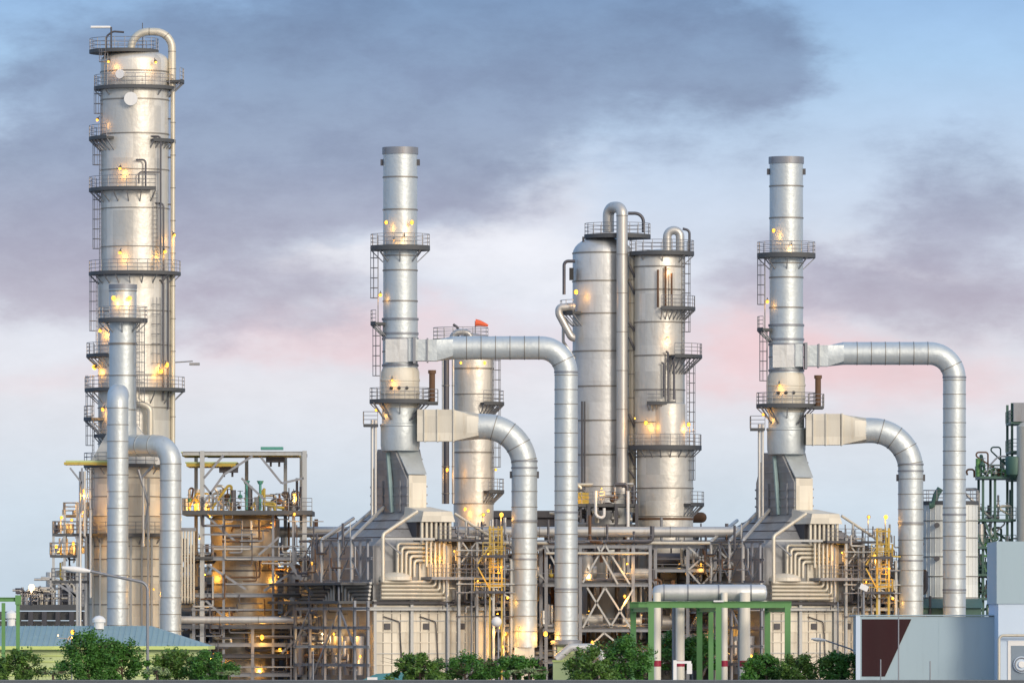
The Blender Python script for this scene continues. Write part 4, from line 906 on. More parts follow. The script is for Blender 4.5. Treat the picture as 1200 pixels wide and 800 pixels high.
# ================================================================== PIPE RACKS
def rack(name, label, x0, x1, Y, depth, tops, cols, seed, npipe, pipes=(), braces=(), eq=10, lamps=(), colm='steel', dark=0.5, floors=True, ang=0):
    rd = random.Random(seed)
    T = thing(name, label, 'rack', (X((x0 + x1) / 2, Y), Y, 0))
    zt = [Z(p, Y) for p in tops]
    for px in cols:
        for yy in (Y, Y + depth): MB().ibeam((X(px, Y), yy, 0), (X(px, Y), yy, zt[0]), 0.3).obj('column', colm, T)
    for z in zt:
        for yy in (Y - 0.02, Y + depth + 0.02): MB().ibeam((X(x0, Y), yy, z), (X(x1, Y), yy, z), 0.26, 0.32).obj('beam', colm, T)
        for px in cols: MB().ibeam((X(px, Y), Y + 0.2, z - 0.35), (X(px, Y), Y + depth - 0.2, z - 0.35), 0.26).obj('cross_beam', 'steel_dark', T)
    if floors:
        for z in zt[1:]: MB().box(X(x0, Y), X(x1, Y), Y + 0.3, Y + depth, z + 0.2, z + 0.3).obj('deck', 'grating', T)
    for z in zt: 
        for dz in (0.55, 1.05): MB().cyl((X(x0, Y), Y - 0.1, z + dz), (X(x1, Y), Y - 0.1, z + dz), 0.035, n=5).obj('railing', 'rail', T)
    for a_, b_ in braces: MB().bar(S(*a_, Y - 0.15), S(*b_, Y - 0.15), 0.17).obj('brace', 'steel_pale', T)
    for i in range(int(npipe * 1.7)):
        z = rd.choice(zt) + rd.uniform(0.25, 0.5); yy = Y + rd.uniform(0.4, depth - 0.3); a, b = sorted((rd.uniform(x0, x1), rd.uniform(x0, x1)))
        r_ = rd.uniform(0.07, 0.22); t = rd.random(); m_ = rd.choice(['pipe', 'pipe_cream', 'pipe_dark', 'pipe_dark', 'rust', 'steel'])
        xa, xb = X(a, Y), X(b, Y) + 1.0
        dz = rd.uniform(0.8, 2.5) * rd.choice((-1, 1)); zz = max(0.3, z + dz)
        MB().tube([(xa, yy, zz), (xa, yy, z), (xb, yy, z), (xb, yy, max(0.3, z - dz * 0.8))], r_, r_ * 2.2, 8).obj('pipe', m_, T)
    for i in range(eq):
        z = rd.choice(zt[1:] + [0.0]); yy = Y + rd.uniform(1.0, depth - 1); x_ = X(rd.uniform(x0 + 4, x1 - 4), Y); s_ = rd.uniform(0.3, 0.8); t = rd.random()
        if t < 0.4:
            E = MB().cyl((x_ - s_ * 2.4, yy, z + s_ + 0.5), (x_ + s_ * 2.4, yy, z + s_ + 0.5), s_, n=16).obj('exchanger', rd.choice(['clad', 'pipe', 'pipe_dark', 'clad_grey']), T)
            for q in (-1.3, 1.3): MB().box(x_ + q * s_ - 0.1, x_ + q * s_ + 0.1, yy - s_ * .6, yy + s_ * .6, z + 0.3, z + 0.55).obj('saddle', 'steel_dark', E)
        elif t < 0.7: MB().lathe([(s_ * 0.8, z + 0.3), (s_ * 0.8, z + 0.3 + s_ * 3), (s_ * 0.5, z + 0.3 + s_ * 3.5), (0.05, z + 0.3 + s_ * 3.7)], x_, yy, 16).obj('vessel', rd.choice(['clad', 'cream', 'pipe_dark', 'rust']), T)
        else: valve(T, (x_, yy - 0.5, z + 0.9), s_ * 0.6, rd.choice(['pipe_dark', 'rust', 'pipe', 'yellow_dull']))
    for (px, py, pw, r_) in lamps: lamp(T, S(px, py, Y - 0.4 if r_ > 0.15 else Y + 1.5), pw, r_, (0.1, -1 if r_ > .15 else 0.1, -0.4))
    return T
rack('pipe_rack', 'cross braced steel pipe rack between the tall drop duct and the green gantry', 636, 764, 209, 12, (640, 685, 738, 775), (640, 680, 742, 762), 3, 44, eq=20,
     braces=(((683, 682), (709, 638)), ((709, 638), (738, 684)), ((683, 735), (709, 688)), ((709, 688), (742, 740)), ((688, 688), (717, 735)), ((715, 735), (742, 690)), ((680, 768), (708, 741)), ((708, 741), (732, 760)), ((700, 640), (724, 684)), ((640, 640), (662, 684))),
     lamps=((732, 698, 60, .2), (735, 660, 50, .16), (690, 670, 60, .12), (694, 752, 50, .2), (690, 715, 80, .1), (752, 720, 20, .1)))
rack('pipe_rack', 'dark steel pipe rack behind the yellow ladder and low wide bend duct', 556, 640, 212, 12, (640, 685, 738, 770), (560, 590, 634), 5, 34, eq=14,
     braces=(((594, 640), (640, 680)), ((594, 662), (640, 640))), lamps=((592, 742, 70, .2), (583, 718, 60, .12), (570, 760, 30, .1), (622, 650, 20, .1)))
rack('pipe_rack', 'dark pipe rack carrying vessels behind the cream pipes of the green gantry', 764, 868, 212, 12, (640, 668, 705, 745, 775), (768, 806, 838, 866), 8, 52, eq=20,
     braces=(((806, 640), (838, 668)), ((838, 640), (806, 668)), ((838, 668), (866, 640)), ((866, 668), (838, 640)), ((806, 668), (838, 704)), ((838, 668), (806, 704))),
     lamps=((796, 660, 60, .12), (800, 690, 30, .1), (832, 734, 90, .22), (892, 770, 60, .1), (776, 755, 20, .12)))
rack('pipe_rack', 'dark pipe rack behind the box heater with the wind sock vessel', 362, 470, 216, 10, (634, 672, 712, 752, 780), (366, 392, 420, 450), 11, 34, eq=12, lamps=((376, 660, 20, .14), (402, 700, 20, .1)))
rack('pipe_rack', 'dark pipe rack behind the round heater and drum frame', 196, 364, 222, 10, (655, 690, 730, 770), (200, 232, 262, 300, 340), 12, 26, eq=12, lamps=())
rack('pipe_rack', 'low pipe rack at the foot of the stack nearest the silo', 1006, 1080, 214, 8, (672, 700, 725, 765), (1010, 1040, 1074), 14, 24, eq=8, lamps=((1058, 668, 10, .15),))
for lab, a, b, top, Yb in (('long dark corrugated shelter behind the racks right of the wind sock vessel', 556, 880, 652, 238), ('dark corrugated shelter behind the box heater with the wind sock vessel', 352, 540, 660, 236),
                          ('dark corrugated shelter behind the lamp lit drum frame', 205, 350, 668, 236), ('dark corrugated shelter behind the low rack next to the silo', 990, 1076, 676, 236)):
    T = thing('equipment_shelter', lab, 'building', (X((a + b) / 2, Yb), Yb, 0), 'corrugated shelters behind the racks')
    MB().box(X(a, Yb), X(b, Yb), Yb, Yb + 9, 0, Z(top, Yb)).obj('wall', 'corrugated', T)
    MB().box(X(a - 2, Yb), X(b + 2, Yb), Yb - 0.5, Yb + 9.5, Z(top, Yb) + .003, Z(top - 4, Yb)).obj('roof', 'steel_dark', T)
    q = a + 12
    while q < b - 20:
        MB().box(X(q, Yb), X(q + 12, Yb), Yb - 0.06, Yb - 0.003, Z(740, Yb), Z(712, Yb)).obj('louvre', 'steel', T); q += 34
# long headers lying on the racks
single('pipeline', MB().tube([S(326, 623, 213), S(870, 623, 213)], 0.50, None, 18, 6.0, 1.04), 'pipe', 'thickest pale pipe running level across the racks from drum frame to far heater', 'pipe')
single('pipeline', MB().tube([S(440, 636, 211), S(870, 636, 211)], 0.16, None, 10), 'pipe_cream', 'thin pale pipe running level just under the thickest pipe', 'pipe')
single('pipeline', MB().tube([S(640, 648, 208.4), S(760, 648, 208.4)], 0.13, None, 10), 'pipe_cream', 'slim cream pipe crossing the top of the cross braced rack', 'pipe')
T = thing('pipe_bend', 'silver pipe with two bends lying at the foot of the tall drop duct', 'pipe', (X(680, 196), 196, 0))
MB().tube([S(652, 772, 196), S(668, 758, 196), S(694, 758, 196), S(706, 768, 196), (X(706, 196), 196, 0.1)], 0.36, 0.7, 14).obj('pipe', 'clad_grey', T)
# service deck at the reactor base
T = thing('service_deck', 'dark railed deck crowded with pipes at the foot of the domed reactor', 'platform', (X(700, 219), 219, 0))
rd = random.Random(31)
flat_platform(T, X(655, 218), X(748, 218), 217, 222, Z(590, 218), rail='fr', th=0.3)
flat_platform(T, X(655, 218), X(748, 218), 217, 222, Z(614, 218), rail='', th=0.5)
for px in (656, 690, 722, 746): MB().ibeam((X(px, 218), 217, 0), (X(px, 218), 217, Z(590, 218)), 0.3).obj('column', 'steel_dark', T)
for i in range(34):
    px = rd.uniform(660, 744); yy = rd.uniform(217.3, 220); z = Z(rd.choice((590, 612)), 218); h = rd.uniform(0.5, 1.9)
    if i % 3 == 0: valve(T, (X(px, yy), yy, z + h * 0.5), rd.uniform(0.2, 0.35), rd.choice(['pipe_dark', 'rust', 'pipe']))
    else: MB().tube([(X(px, yy), yy, z), (X(px, yy), yy, z + h), (X(px, yy) + rd.uniform(-2.5, 2.5), yy, z + h)], rd.uniform(0.07, 0.18), 0.3, 8).obj('pipe', rd.choice(['pipe_dark', 'pipe', 'pipe_cream', 'rust', 'pipe_dark']), T)
MB().box(X(676, 218), X(690, 218), 217.5, 219, Z(590, 218), Z(577, 218)).obj('cabinet', 'yellow_dull', T)
MB().tube([S(698, 575, 217), S(698, 604, 217), S(708, 608, 217), S(708, 595, 217)], 0.14, 0.4, 8).obj('drain_pipe', 'white', T)
MB().cyl(S(736, 575, 216.8), (X(736, 216.8), 216.8, 0), 0.14, n=8).obj('riser_pipe', 'white', T)
lamp(T, S(705, 572, 217), 30, 0.1); lamp(T, S(668, 583, 217), 30, 0.1)
# cooler bank behind the wind sock vessel
T = thing('cooler_bank', 'low dark roofed cooler bank between wind sock vessel and low wide bend duct', 'cooler', (X(590, 228), 228, 0))
MB().box(X(575, 228), X(668, 228), 228, 236, Z(606, 228), Z(598, 228)).obj('roof_panel', 'steel_dark', T)
MB().box(X(577, 228), X(666, 228), 228.5, 235, Z(616, 228), Z(606, 228) - 0.01).obj('fan_housing', 'pipe_dark', T)
for px in (580, 610, 640, 664): MB().ibeam((X(px, 228), 229, 0), (X(px, 228), 229, Z(616, 228)), 0.35).obj('column', 'steel_dark', T)

# ================================================================== GREEN GANTRY WITH CREAM PIPES
YG = 120
T = thing('pipe_gantry', 'green painted steel gantry of two post rows under the silver header pipe', 'gantry', (X(842, YG), YG, 0))
xs = [X(p, YG) for p in (763, 842, 923)]; zt = Z(708, YG)
SK = 1.25
for x_ in xs:
    for yy, o_ in ((YG, 0), (YG + 11, SK)): MB().ibeam((x_ - o_, yy, 0), (x_ - o_, yy, zt - 0.16), 0.46, 0.46).obj('post', 'green_frame', T)
    MB().ibeam((x_, YG + 0.2, zt - 0.4), (x_ - SK, YG + 10.8, zt - 0.4), 0.34).obj('cross_beam', 'green_frame', T)
for yy, o_ in ((YG, 0), (YG + 11, SK)): MB().ibeam((xs[0] - 0.3 - o_, yy, zt), (xs[2] + 0.3 - o_, yy, zt), 0.36, 0.5).obj('beam', 'green_frame', T)
MB().ibeam((xs[1] - 0.45, YG + 6, 0), (xs[1] - 0.45, YG + 6, zt - 0.2), 0.4).obj('post', 'green_frame', T)
MB().ibeam((xs[0] - 0.9, YG + 6, zt), (xs[2] - 0.4, YG + 6, zt), 0.3, 0.36).obj('beam', 'green_frame', T)
MB().box(xs[1] - 0.4, xs[1] + 0.4, YG - 0.3, YG + 0.3, zt + 0.21, zt + 0.34).obj('bearing_plate', 'white', T)
T = thing('header_pipe', 'thick silver header pipe with domed end resting above the green gantry', 'pipe', (X(832, 127), 127, 0))
hz = Z(694, 127); r_ = 9.6 * PX(127)
prof = []
mb = MB(); P_ = [(X(764, 127), 127, hz)]
xs_ = [X(764, 127) + 0.001, X(765, 127), X(767, 127), X(771, 127), X(776, 127)]; rs_ = [0.03, r_ * 0.45, r_ * 0.75, r_ * 0.93, r_]
xe = X(899, 127)
mb.sweep([(x_, 127, hz) for x_ in xs_] + [(X(800, 127), 127, hz), (X(800, 127) + 0.1, 127, hz), (X(860, 127), 127, hz), (xe - 0.3, 127, hz), (xe - 0.1, 127, hz), (xe, 127, hz)], rs_ + [r_, r_, r_, r_, r_ * 0.8, 0.05], 28)
mb.obj('pipe_shell', 'clad_grey', T)
for p in (778, 806, 842, 880): MB().sweep([(X(p, 127) - 0.06, 127, hz), (X(p, 127) + 0.06, 127, hz)], r_ + 0.03, 24).obj('pipe_band', 'steel', T)
for (p, rr, band_) in ((770, 4.6, 716), (797, 5.2, 716), (849, 3.8, 716), (873, 6.2, 716)):
    yy = 126 if p != 797 else 128; w_ = rr * PX(yy)
    q = MB().tube([(X(p, yy), yy, hz), (X(p, yy), yy, 0.0)], w_, None, 18).obj('drop_pipe', 'paint_cream', T)
    zb = Z(777, yy); MB().lathe([(w_ + 0.006, zb - 0.24), (w_ + 0.012, zb - 0.24), (w_ + 0.012, zb + 0.24), (w_ + 0.006, zb + 0.24)], X(p, yy), yy, 18).obj('red_band', 'red', q)
for p in (790, 867): MB().cyl((X(p, 129), 129, 0), (X(p, 129), 129, hz - 0.3), 0.17, n=12).obj('drop_pipe', 'steel', T)
single('marker_post', MB().box(X(789, 100), X(793, 100), 99.9, 100.1, 0, Z(773, 100)).box(X(793, 100) + .002, X(810, 100), 99.93, 100.07, Z(777, 100), Z(774, 100)).box(X(805, 100), X(811, 100), 99.9, 100.1, Z(789, 100), Z(777, 100) - 0.002), 'white',
       'white post with a short side arm standing before the cream drop pipes', 'post')
T = thing('pipe_gantry', 'green painted portal frame standing alone by the end of the teal roofed building', 'gantry', (X(10, 112), 112, 0))
for p in (4, 21): 
    MB().ibeam((X(p, 112), 112, 0), (X(p, 112), 112, Z(706, 112)), 0.28, 0.28).obj('post', 'green_frame', T)
MB().ibeam((X(-40, 112), 112, Z(702, 112)), (X(25, 112), 112, Z(702, 112)), 0.28, 0.34).obj('beam', 'green_frame', T)
MB().ibeam((X(4, 112), 112.2, Z(702, 112) - 0.01), (X(4, 112), 116, Z(702, 112) - 0.01), 0.24, 0.3).obj('beam', 'green_frame', T)
MB().box(X(18, 112), X(25, 112), 111.75, 111.83, Z(708, 112), Z(697, 112)).obj('end_plate', 'green_frame', T)

# ================================================================== BUILDINGS
YB = 130
T = thing('service_building', 'low lime green building with teal hipped roof beside the street lamp', 'building', (X(60, YB), YB, 0))
ez = Z(757, YB); xr = X(243, YB); xl = X(-150, YB)
MB().box(xl + 0.6, xr - 0.7, YB + 0.6, YB + 13.4, 0, ez - 0.15).obj('wall', 'lime_wall', T)
a, b = YB, YB + 14
rz = Z(733, 137); e = 0.22
rf = MB().add([(xl, a, ez), (xr, a, ez), (xr, b, ez), (xl, b, ez), (xl + 4, 137, rz), (X(178, 137), 137, rz)], [(0, 1, 5, 4), (1, 2, 5), (2, 3, 4, 5), (3, 0, 4), (3, 2, 1, 0)]).obj('roof', 'teal_roof', T)
for i in range(60):
    t = i / 59; x_ = xl + (xr - xl) * t; xt = x_
    if x_ > X(178, 137): f_ = (xr - x_) / (xr - X(178, 137))
    elif x_ < xl + 4: f_ = (x_ - xl) / 4
    else: f_ = 1
    if f_ > 0.05: MB().bar((x_, a + 0.02, ez + 0.03), (x_, a + 7 * f_, ez + (rz - ez) * f_ + 0.03), 0.05, 0.05).obj('roof_rib', 'teal_roof', rf)
MB().box(xl - 0.05, xr + 0.05, a - 0.08, a - 0.003, ez - 0.25, ez + 0.03).obj('gutter', 'lime_trim', T)
MB().box(xr + 0.003, xr + 0.08, a, b, ez - 0.25, ez + 0.03).obj('gutter', 'lime_trim', T)
for py in (768, 775, 783, 791): MB().box(xl + 1, xr - 1.2, YB + 0.52, YB + 0.597, Z(py, YB) - 0.04, Z(py, YB) + 0.04).obj('wall_batten', 'lime_trim', T)
v = MB().lathe([(0.42, rz - 0.25), (0.42, rz + 0.25), (0.55, rz + 0.3), (0.55, rz + 0.55), (0.3, rz + 0.78), (0.03, rz + 0.85)], X(116, 136), 136, 20).obj('roof_ventilator', 'white', T)
single('roof_ventilator', MB().lathe([(0.35, Z(735, 150)), (0.35, Z(725, 150)), (0.5, Z(724, 150)), (0.5, Z(718, 150)), (0.03, Z(714, 150))], X(13, 150), 150, 16).cyl((X(13, 150), 150, 0), (X(13, 150), 150, Z(735, 150) + 0.1), 0.3), 'white', 'small white capped vent standing behind the lone green portal', 'vent')
T = thing('small_shed', 'low shed with dark green sheet roof in front of the box heater', 'shed', (X(452, 150), 150, 0))
MB().box(X(424, 150), X(470, 150), 150, 156, 0, Z(799, 150)).obj('wall', 'bluegrey', T)
MB().add([(X(418, 150), 149.5, Z(799, 150)), (X(476, 150), 149.5, Z(799, 150)), (X(476, 150), 156.5, Z(799, 150)), (X(418, 150), 156.5, Z(799, 150)), (X(440, 150), 153, Z(789, 153)), (X(472, 150), 153, Z(787, 153))], [(0, 1, 5, 4), (1, 2, 5), (2, 3, 4, 5), (3, 0, 4), (3, 2, 1, 0)]).obj('roof', 'teal_box', T)
MB().box(X(430, 148), X(442, 148), 148.9, 149.4, Z(800, 149), Z(793, 149)).obj('sign_board', 'white', T)
T = thing('equipment_kiosk', 'pale green metal kiosk standing between trees below the tall drop duct', 'kiosk', (X(658, 140), 140, 0))
MB().box(X(648, 140), X(670, 140), 140, 141.5, 0, Z(775, 140)).obj('cabinet_body', 'lime_wall', T)
MB().box(X(647, 140), X(671, 140), 139.9, 141.6, Z(775, 140) + 0.003, Z(773, 140)).obj('roof_cap', 'lime_trim', T)

# grey-blue wall building with maroon panel
YW = 100
T = thing('warehouse', 'grey blue warehouse with slanted dark maroon wall panel and bare masts before it', 'building', (X(1100, YW), YW, 0))
wt = Z(722, YW)
MB().box(X(1008, YW), X(1192, YW), YW, YW + 12, 0, wt).obj('wall', 'bluegrey', T)
sl_ = [(X(1010, YW), YW - 0.05, Z(792, YW)), (X(1037, YW), YW - 0.05, Z(792, YW)), (X(1068, YW), YW - 0.05, Z(725, YW)), (X(1010, YW), YW - 0.05, Z(725, YW))]
MB().hexa([(p[0], p[1], p[2]) for p in sl_], [(p[0], YW - 0.004, p[2]) for p in sl_]).obj('maroon_panel', 'maroon', T)
MB().box(X(1003, YW), X(1008, YW) - 0.003, YW - 0.1, YW + 0.2, 0, wt + 0.05).obj('corner_trim', 'bluepale', T)
MB().box(X(1003, YW), X(1192, YW), YW - 0.12, YW + 12, wt + 0.053, wt + 0.14).obj('parapet_cap', 'bluegrey', T)
for p in (1100, 1146): MB().box(X(p, YW) - 0.02, X(p, YW) + 0.02, YW - 0.012, YW - 0.003, 0, wt).obj('panel_joint', 'bluegrey', T)
MB().cyl((X(1187, YW), YW - 0.12, 0), (X(1187, YW), YW - 0.12, wt), 0.06, n=8).obj('downpipe', 'steel_pale', T)
T = thing('office_block', 'taller pale blue block at the picture edge with framed window and white pipe loop', 'building', (X(1200, 95), 95, 0))
zz = Z(707, 95)
MB().box(X(1168, 95), X(1320, 95), 95, 107, zz, Z(634, 95)).obj('upper_wall', 'bluegrey', T)
MB().box(X(1170, 95), X(1318, 95), 95.1, 107, 0, zz - 0.003).obj('lower_wall', 'bluepale', T)
f_ = MB().box(X(1181, 95), X(1240, 95), 95.0, 95.097, 0.3, Z(750, 95)).obj('window', 'white', T)
MB().box(X(1185, 95), X(1238, 95), 94.95, 94.997, 0.4, Z(756, 95)).obj('pane', 'glass', f_)
MB().tube([(X(1171, 94), 94.3, 0), (X(1171, 94), 94.3, Z(744, 94)), (X(1240, 94), 94.3, Z(744, 94))], 0.11, 0.35, 12).obj('pipe_loop', 'pipe_cream', T)
MB().cyl((X(1198, 94), 94.75, Z(778, 94)), (X(1198, 94), 94.9, Z(778, 94)), 0.62, n=28).obj('vent_disc', 'bluepale', T)
MB().sweep([(X(1198, 94) + 0.5 * math.cos(q), 94.7, Z(778, 94) + 0.5 * math.sin(q)) for q in [2 * PI * i / 24 for i in range(24)]], 0.05, 8, True).obj('vent_rim', 'steel', T)
MB().cyl((X(1198, 94), 94.6, Z(778, 94)), (X(1198, 94), 94.74, Z(778, 94)), 0.25, n=20).obj('vent_hub', 'white', T)

# silo
T = thing('storage_silo', 'broad pale grey silo standing behind the drop duct nearest the green structure', 'silo', (X(1114, 228), 228, 0))
cx, cy = X(1113, 228), 228; rS = 33 * PX(228)
shell(T, cx, cy, rS, 0, Z(592, 228), [Z(p, 228) for p in (610, 630, 652, 675, 700)], 'silo', dome=0.5)
for a in range(200, 345, 12): MB().bar((cx + (rS + .03) * math.cos(R(a)), cy + (rS + .03) * math.sin(R(a)), 0), (cx + (rS + .03) * math.cos(R(a)), cy + (rS + .03) * math.sin(R(a)), Z(592, 228)), 0.03).obj('stiffener', 'silo', T)
ring_platform(T, cx, cy, Z(588, 228), 1.2, rS + 0.1, brk=False)
MB().tube([S(1089, 592, 226), S(1094, 592, 226), S(1097, 580, 226), S(1102, 572, 226)], 0.3, 0.4, 8).obj('filter_pipe', 'green_steel', T)
for p in ((1080, 637), (1098, 615), (1098, 654)):
    q = S(*p, 224.9); MB().cyl(q, q + Vector((0, 0.6, 0)), 0.25, n=12).obj('hatch', 'steel_dark', T)
single('storage_shed', MB().box(X(1070, 215), X(1150, 215), 215, 223, 0, Z(712, 215)).hexa([(X(1068, 215), 214.6, Z(712, 215) + .003), (X(1152, 215), 214.6, Z(712, 215) + .003), (X(1152, 215), 223.4, Z(712, 215) + .003), (X(1068, 215), 223.4, Z(712, 215) + .003)], [(X(1068, 215), 217, Z(701, 215)), (X(1152, 215), 217, Z(701, 215)), (X(1152, 215), 221, Z(701, 215)), (X(1068, 215), 221, Z(701, 215))]), 'green_steel',
       'dark green shed glimpsed at the foot of the silo', 'shed')
# green structure far right
YR = 245
T = thing('process_structure', 'dark green multi level structure crowded with vessels beside the silo', 'structure', (X(1175, YR), YR, 0))
rd = random.Random(77); xr_ = lambda p: X(p, YR)
for p, top in ((1152, 556), (1166, 556), (1186, 472), (1214, 472), (1240, 520)):
    for yy in (YR, YR + 7): MB().ibeam((xr_(p), yy, 0), (xr_(p), yy, Z(top, YR)), 0.24).obj('column', 'green_steel', T)
for (a, b, py) in ((1148, 1186, 558), (1142, 1190, 608), (1140, 1190, 640), (1142, 1190, 672), (1146, 1220, 700), (1184, 1230, 494), (1184, 1230, 528), (1184, 1230, 560)):
    flat_platform(T, xr_(a), xr_(b), YR - 0.8, YR + 7, Z(py, YR), rail='fl', deck='green_steel', railm='green_steel', th=0.22)
for i in range(130):
    px = rd.uniform(1144, 1190); base = rd.choice((558, 608, 640, 672, 700, 720)); yy = YR + rd.uniform(-0.3, 4); z = Z(base, YR); h = rd.uniform(0.5, 3.2)
    m_ = rd.choice(['green_steel', 'pipe', 'pipe_cream', 'green_frame', 'white', 'pipe_dark', 'green_steel', 'rust'])
    if i % 3 == 0: MB().cyl((xr_(px), yy, z), (xr_(px), yy, z + h), rd.uniform(0.08, 0.3), n=12).obj('vessel', m_, T)
    elif i % 3 == 1: MB().tube([(xr_(px), yy, z), (xr_(px), yy, z + h), (xr_(px) + rd.uniform(-2, 2), yy, z + h), (xr_(px) + rd.uniform(-2, 2), yy, z + 0.2)], rd.uniform(0.07, 0.16), 0.25, 8).obj('pipe', m_, T)
    else: valve(T, (xr_(px), yy, z + h * 0.4), rd.uniform(0.12, 0.26), m_)
MB().tube([S(1156, 556, YR), S(1160, 545, YR), S(1170, 534, YR), S(1184, 535, YR)], 0.08, 1.0, 6).obj('vent_line', 'steel', T)
MB().box(xr_(1187), xr_(1212), YR - 1, YR + 3, Z(494, YR), Z(472, YR)).obj('cabinet', 'steel', T)
MB().lathe([(1.3, 0), (1.3, Z(500, YR)), (0.8, Z(495, YR)), (0.1, Z(493, YR))], xr_(1206), YR - 1.5, 28).obj('column_vessel', 'pipe_cream', T)
MB().lathe([(0.15, Z(562, YR)), (0.8, Z(556, YR)), (0.9, Z(538, YR)), (0.8, Z(535, YR))], xr_(1188), YR - 1.2, 18).obj('hopper', 'green_steel', T)
for a_, b_ in (((1152, 606), (1166, 640)), ((1166, 640), (1186, 672)), ((1152, 700), (1166, 672)), ((1140, 615), (1152, 640))): MB().bar(S(*a_, YR - .3), S(*b_, YR - .3), 0.2).obj('brace', 'green_steel', T)

# far plant at the left
YF = 310
T = thing('pipe_rack', 'distant dark pipe rack seen over the teal roof at its far end', 'rack', (X(60, YF), YF, 0))
flat_platform(T, X(20, YF), X(104, YF), YF, YF + 8, Z(708, YF), rail='fb', th=0.6)
flat_platform(T, X(-40, YF), X(104, YF), YF + 0.5, YF + 8, Z(716, YF), rail='', th=0.9)
MB().box(X(-60, YF), X(100, YF), YF + 3, YF + 7, 0, Z(717, YF) - 0.9).obj('lower_wall', 'cream', T)
rd = random.Random(5)
for i in range(46):
    x_ = X(rd.uniform(22, 100), YF); h = rd.uniform(0.4, 1.9) if x_ < X(56, YF) else rd.uniform(0.8, 3.4); z = Z(708, YF)
    if i % 2: MB().cyl((x_, YF + 2, z), (x_, YF + 2, z + h), rd.uniform(0.1, 0.5), n=8).obj('vessel', rd.choice(['pipe_dark', 'steel_dark', 'steel', 'pipe']), T)
    else: MB().tube([(x_, YF + 1, z), (x_, YF + 1, z + h), (x_ + rd.uniform(-3, 3), YF + 1, z + h)], 0.14, 0.3, 6).obj('pipe', rd.choice(['pipe_dark', 'steel', 'pipe', 'pipe_cream']), T)
for p in (22, 36, 52, 68, 84, 100): MB().ibeam((X(p, YF), YF, 0), (X(p, YF), YF, Z(716, YF)), 0.5).obj('column', 'steel_dark', T)
MB().cyl(S(37, 708, YF), S(37, 692, YF), 0.14, n=6).obj('mast', 'steel_dark', T)
lamp(T, S(37, 688, YF), 60, 0.55, (0, -1, 0), white=True)

# ================================================================== LAMP POSTS AND MASTS
def street_lamp(label, px, Y, top, hx, hy, r=0.085):
    T = thing('street_lamp', label, 'street lamp', (X(px, Y), Y, 0), 'street lamps along the site road')
    MB().tube([(X(px, Y), Y, 0), (X(px, Y), Y, Z(top, Y)), S(hx, hy, Y)], r, 0.7, 10).cyl((X(px, Y), Y, 0), (X(px, Y), Y, 0.8), r * 1.7, n=10).obj('pole', 'steel', T)
    d = -1 if hx < px else 1; p = S(hx, hy, Y); L = 34 * PX(Y) * (abs(hx - px) / 68)
    q = Vector((d, 0, 0.12)).normalized()
    h = MB().sweep([p, p + q * 0.25 * L, p + q * 0.6 * L, p + q * L], [r * 1.0, r * 2.0, r * 2.3, r * 1.2], 12).obj('lamp_head', 'white', T)
    MB().sweep([p + q * 0.5 * L - Vector((0, 0, r * 1.4)), p + q * 0.85 * L - Vector((0, 0, r * 1.2))], [r * 1.5, r * 1.1], 10).obj('lamp_glass', 'glass', h)
street_lamp('curved grey street lamp in front of the teal roof and round heater', 173, 110, 683, 106, 669, 0.11)
street_lamp('small thin street lamp in front of the cream heater by the maroon panel', 1003, 112, 762, 968, 750, 0.06)
for lab, px, Y, top in (('bare thin mast standing between bushes before the far cream heater', 961, 112, 742), ('bare mast rising between the bushes nearest the small street lamp', 982, 112, 705),
                        ('tall thin mast in front of the maroon panel', 1053, 97, 712), ('short stub mast low before the maroon panel', 1032, 96, 772),
                        ('short mast before the plain wall next to the maroon panel', 1090, 96, 774), ('thin mast among trees before the cream box heater', 524, 108, 706),
                        ('cream mast left of the small green roofed shed', 367, 150, 762)):
    single('mast', MB().cyl((X(px, Y), Y, 0), (X(px, Y), Y, Z(top, Y)), 0.055, 0.045, 8), 'steel', lab, 'mast', 'thin masts')
T = thing('floodlight_post', 'glowing yellow floodlight on a braced post standing before the teal roof', 'lamp post', (X(85, 126), 126, 0))
MB().cyl((X(84, 126), 126, 0), S(84, 745, 126), 0.06, n=8).bar(S(76, 757, 126), S(82, 745, 126), 0.08).bar(S(92, 757, 126), S(87, 745, 126), 0.08).obj('post', 'steel', T)
lamp(T, S(85, 740, 126), 20, 0.30, (0, -1, 0)); lamp(T, S(68, 744, 126), 6, 0.14, (0, -1, 0), white=True)
MB().bar(S(68, 747, 126), S(84, 748, 126), 0.06).obj('cross_arm', 'steel', T)
T = thing('floodlight', 'white round floodlight on a pole at the corner of the cream box heater', 'floodlight', (X(582, 192), 192, 0))
MB().cyl((X(584, 192), 192, 0), S(584, 733, 192), 0.07, n=8).obj('pole', 'steel', T)
MB().sphere(S(582, 728, 191.8), 0.46, 18).obj('lamp_head', 'white', T)
# little shrouded camera on a pole in front of the far heater (dark box with white hood)
T = thing('camera_mast', 'white hooded camera with black front on a mast above the maroon panel', 'camera', (X(1010, 190), 190, 0))
MB().cyl((X(1012, 190), 190, 0), S(1012, 690, 190), 0.08, n=8).obj('pole', 'steel', T)
MB().bar(S(1008, 686, 190), S(1017, 690, 190), 0.5).obj('hood', 'white', T)
MB().bar(S(1001, 690, 189.9), S(1007.5, 683, 189.9), 0.25).obj('lens', 'black', T)

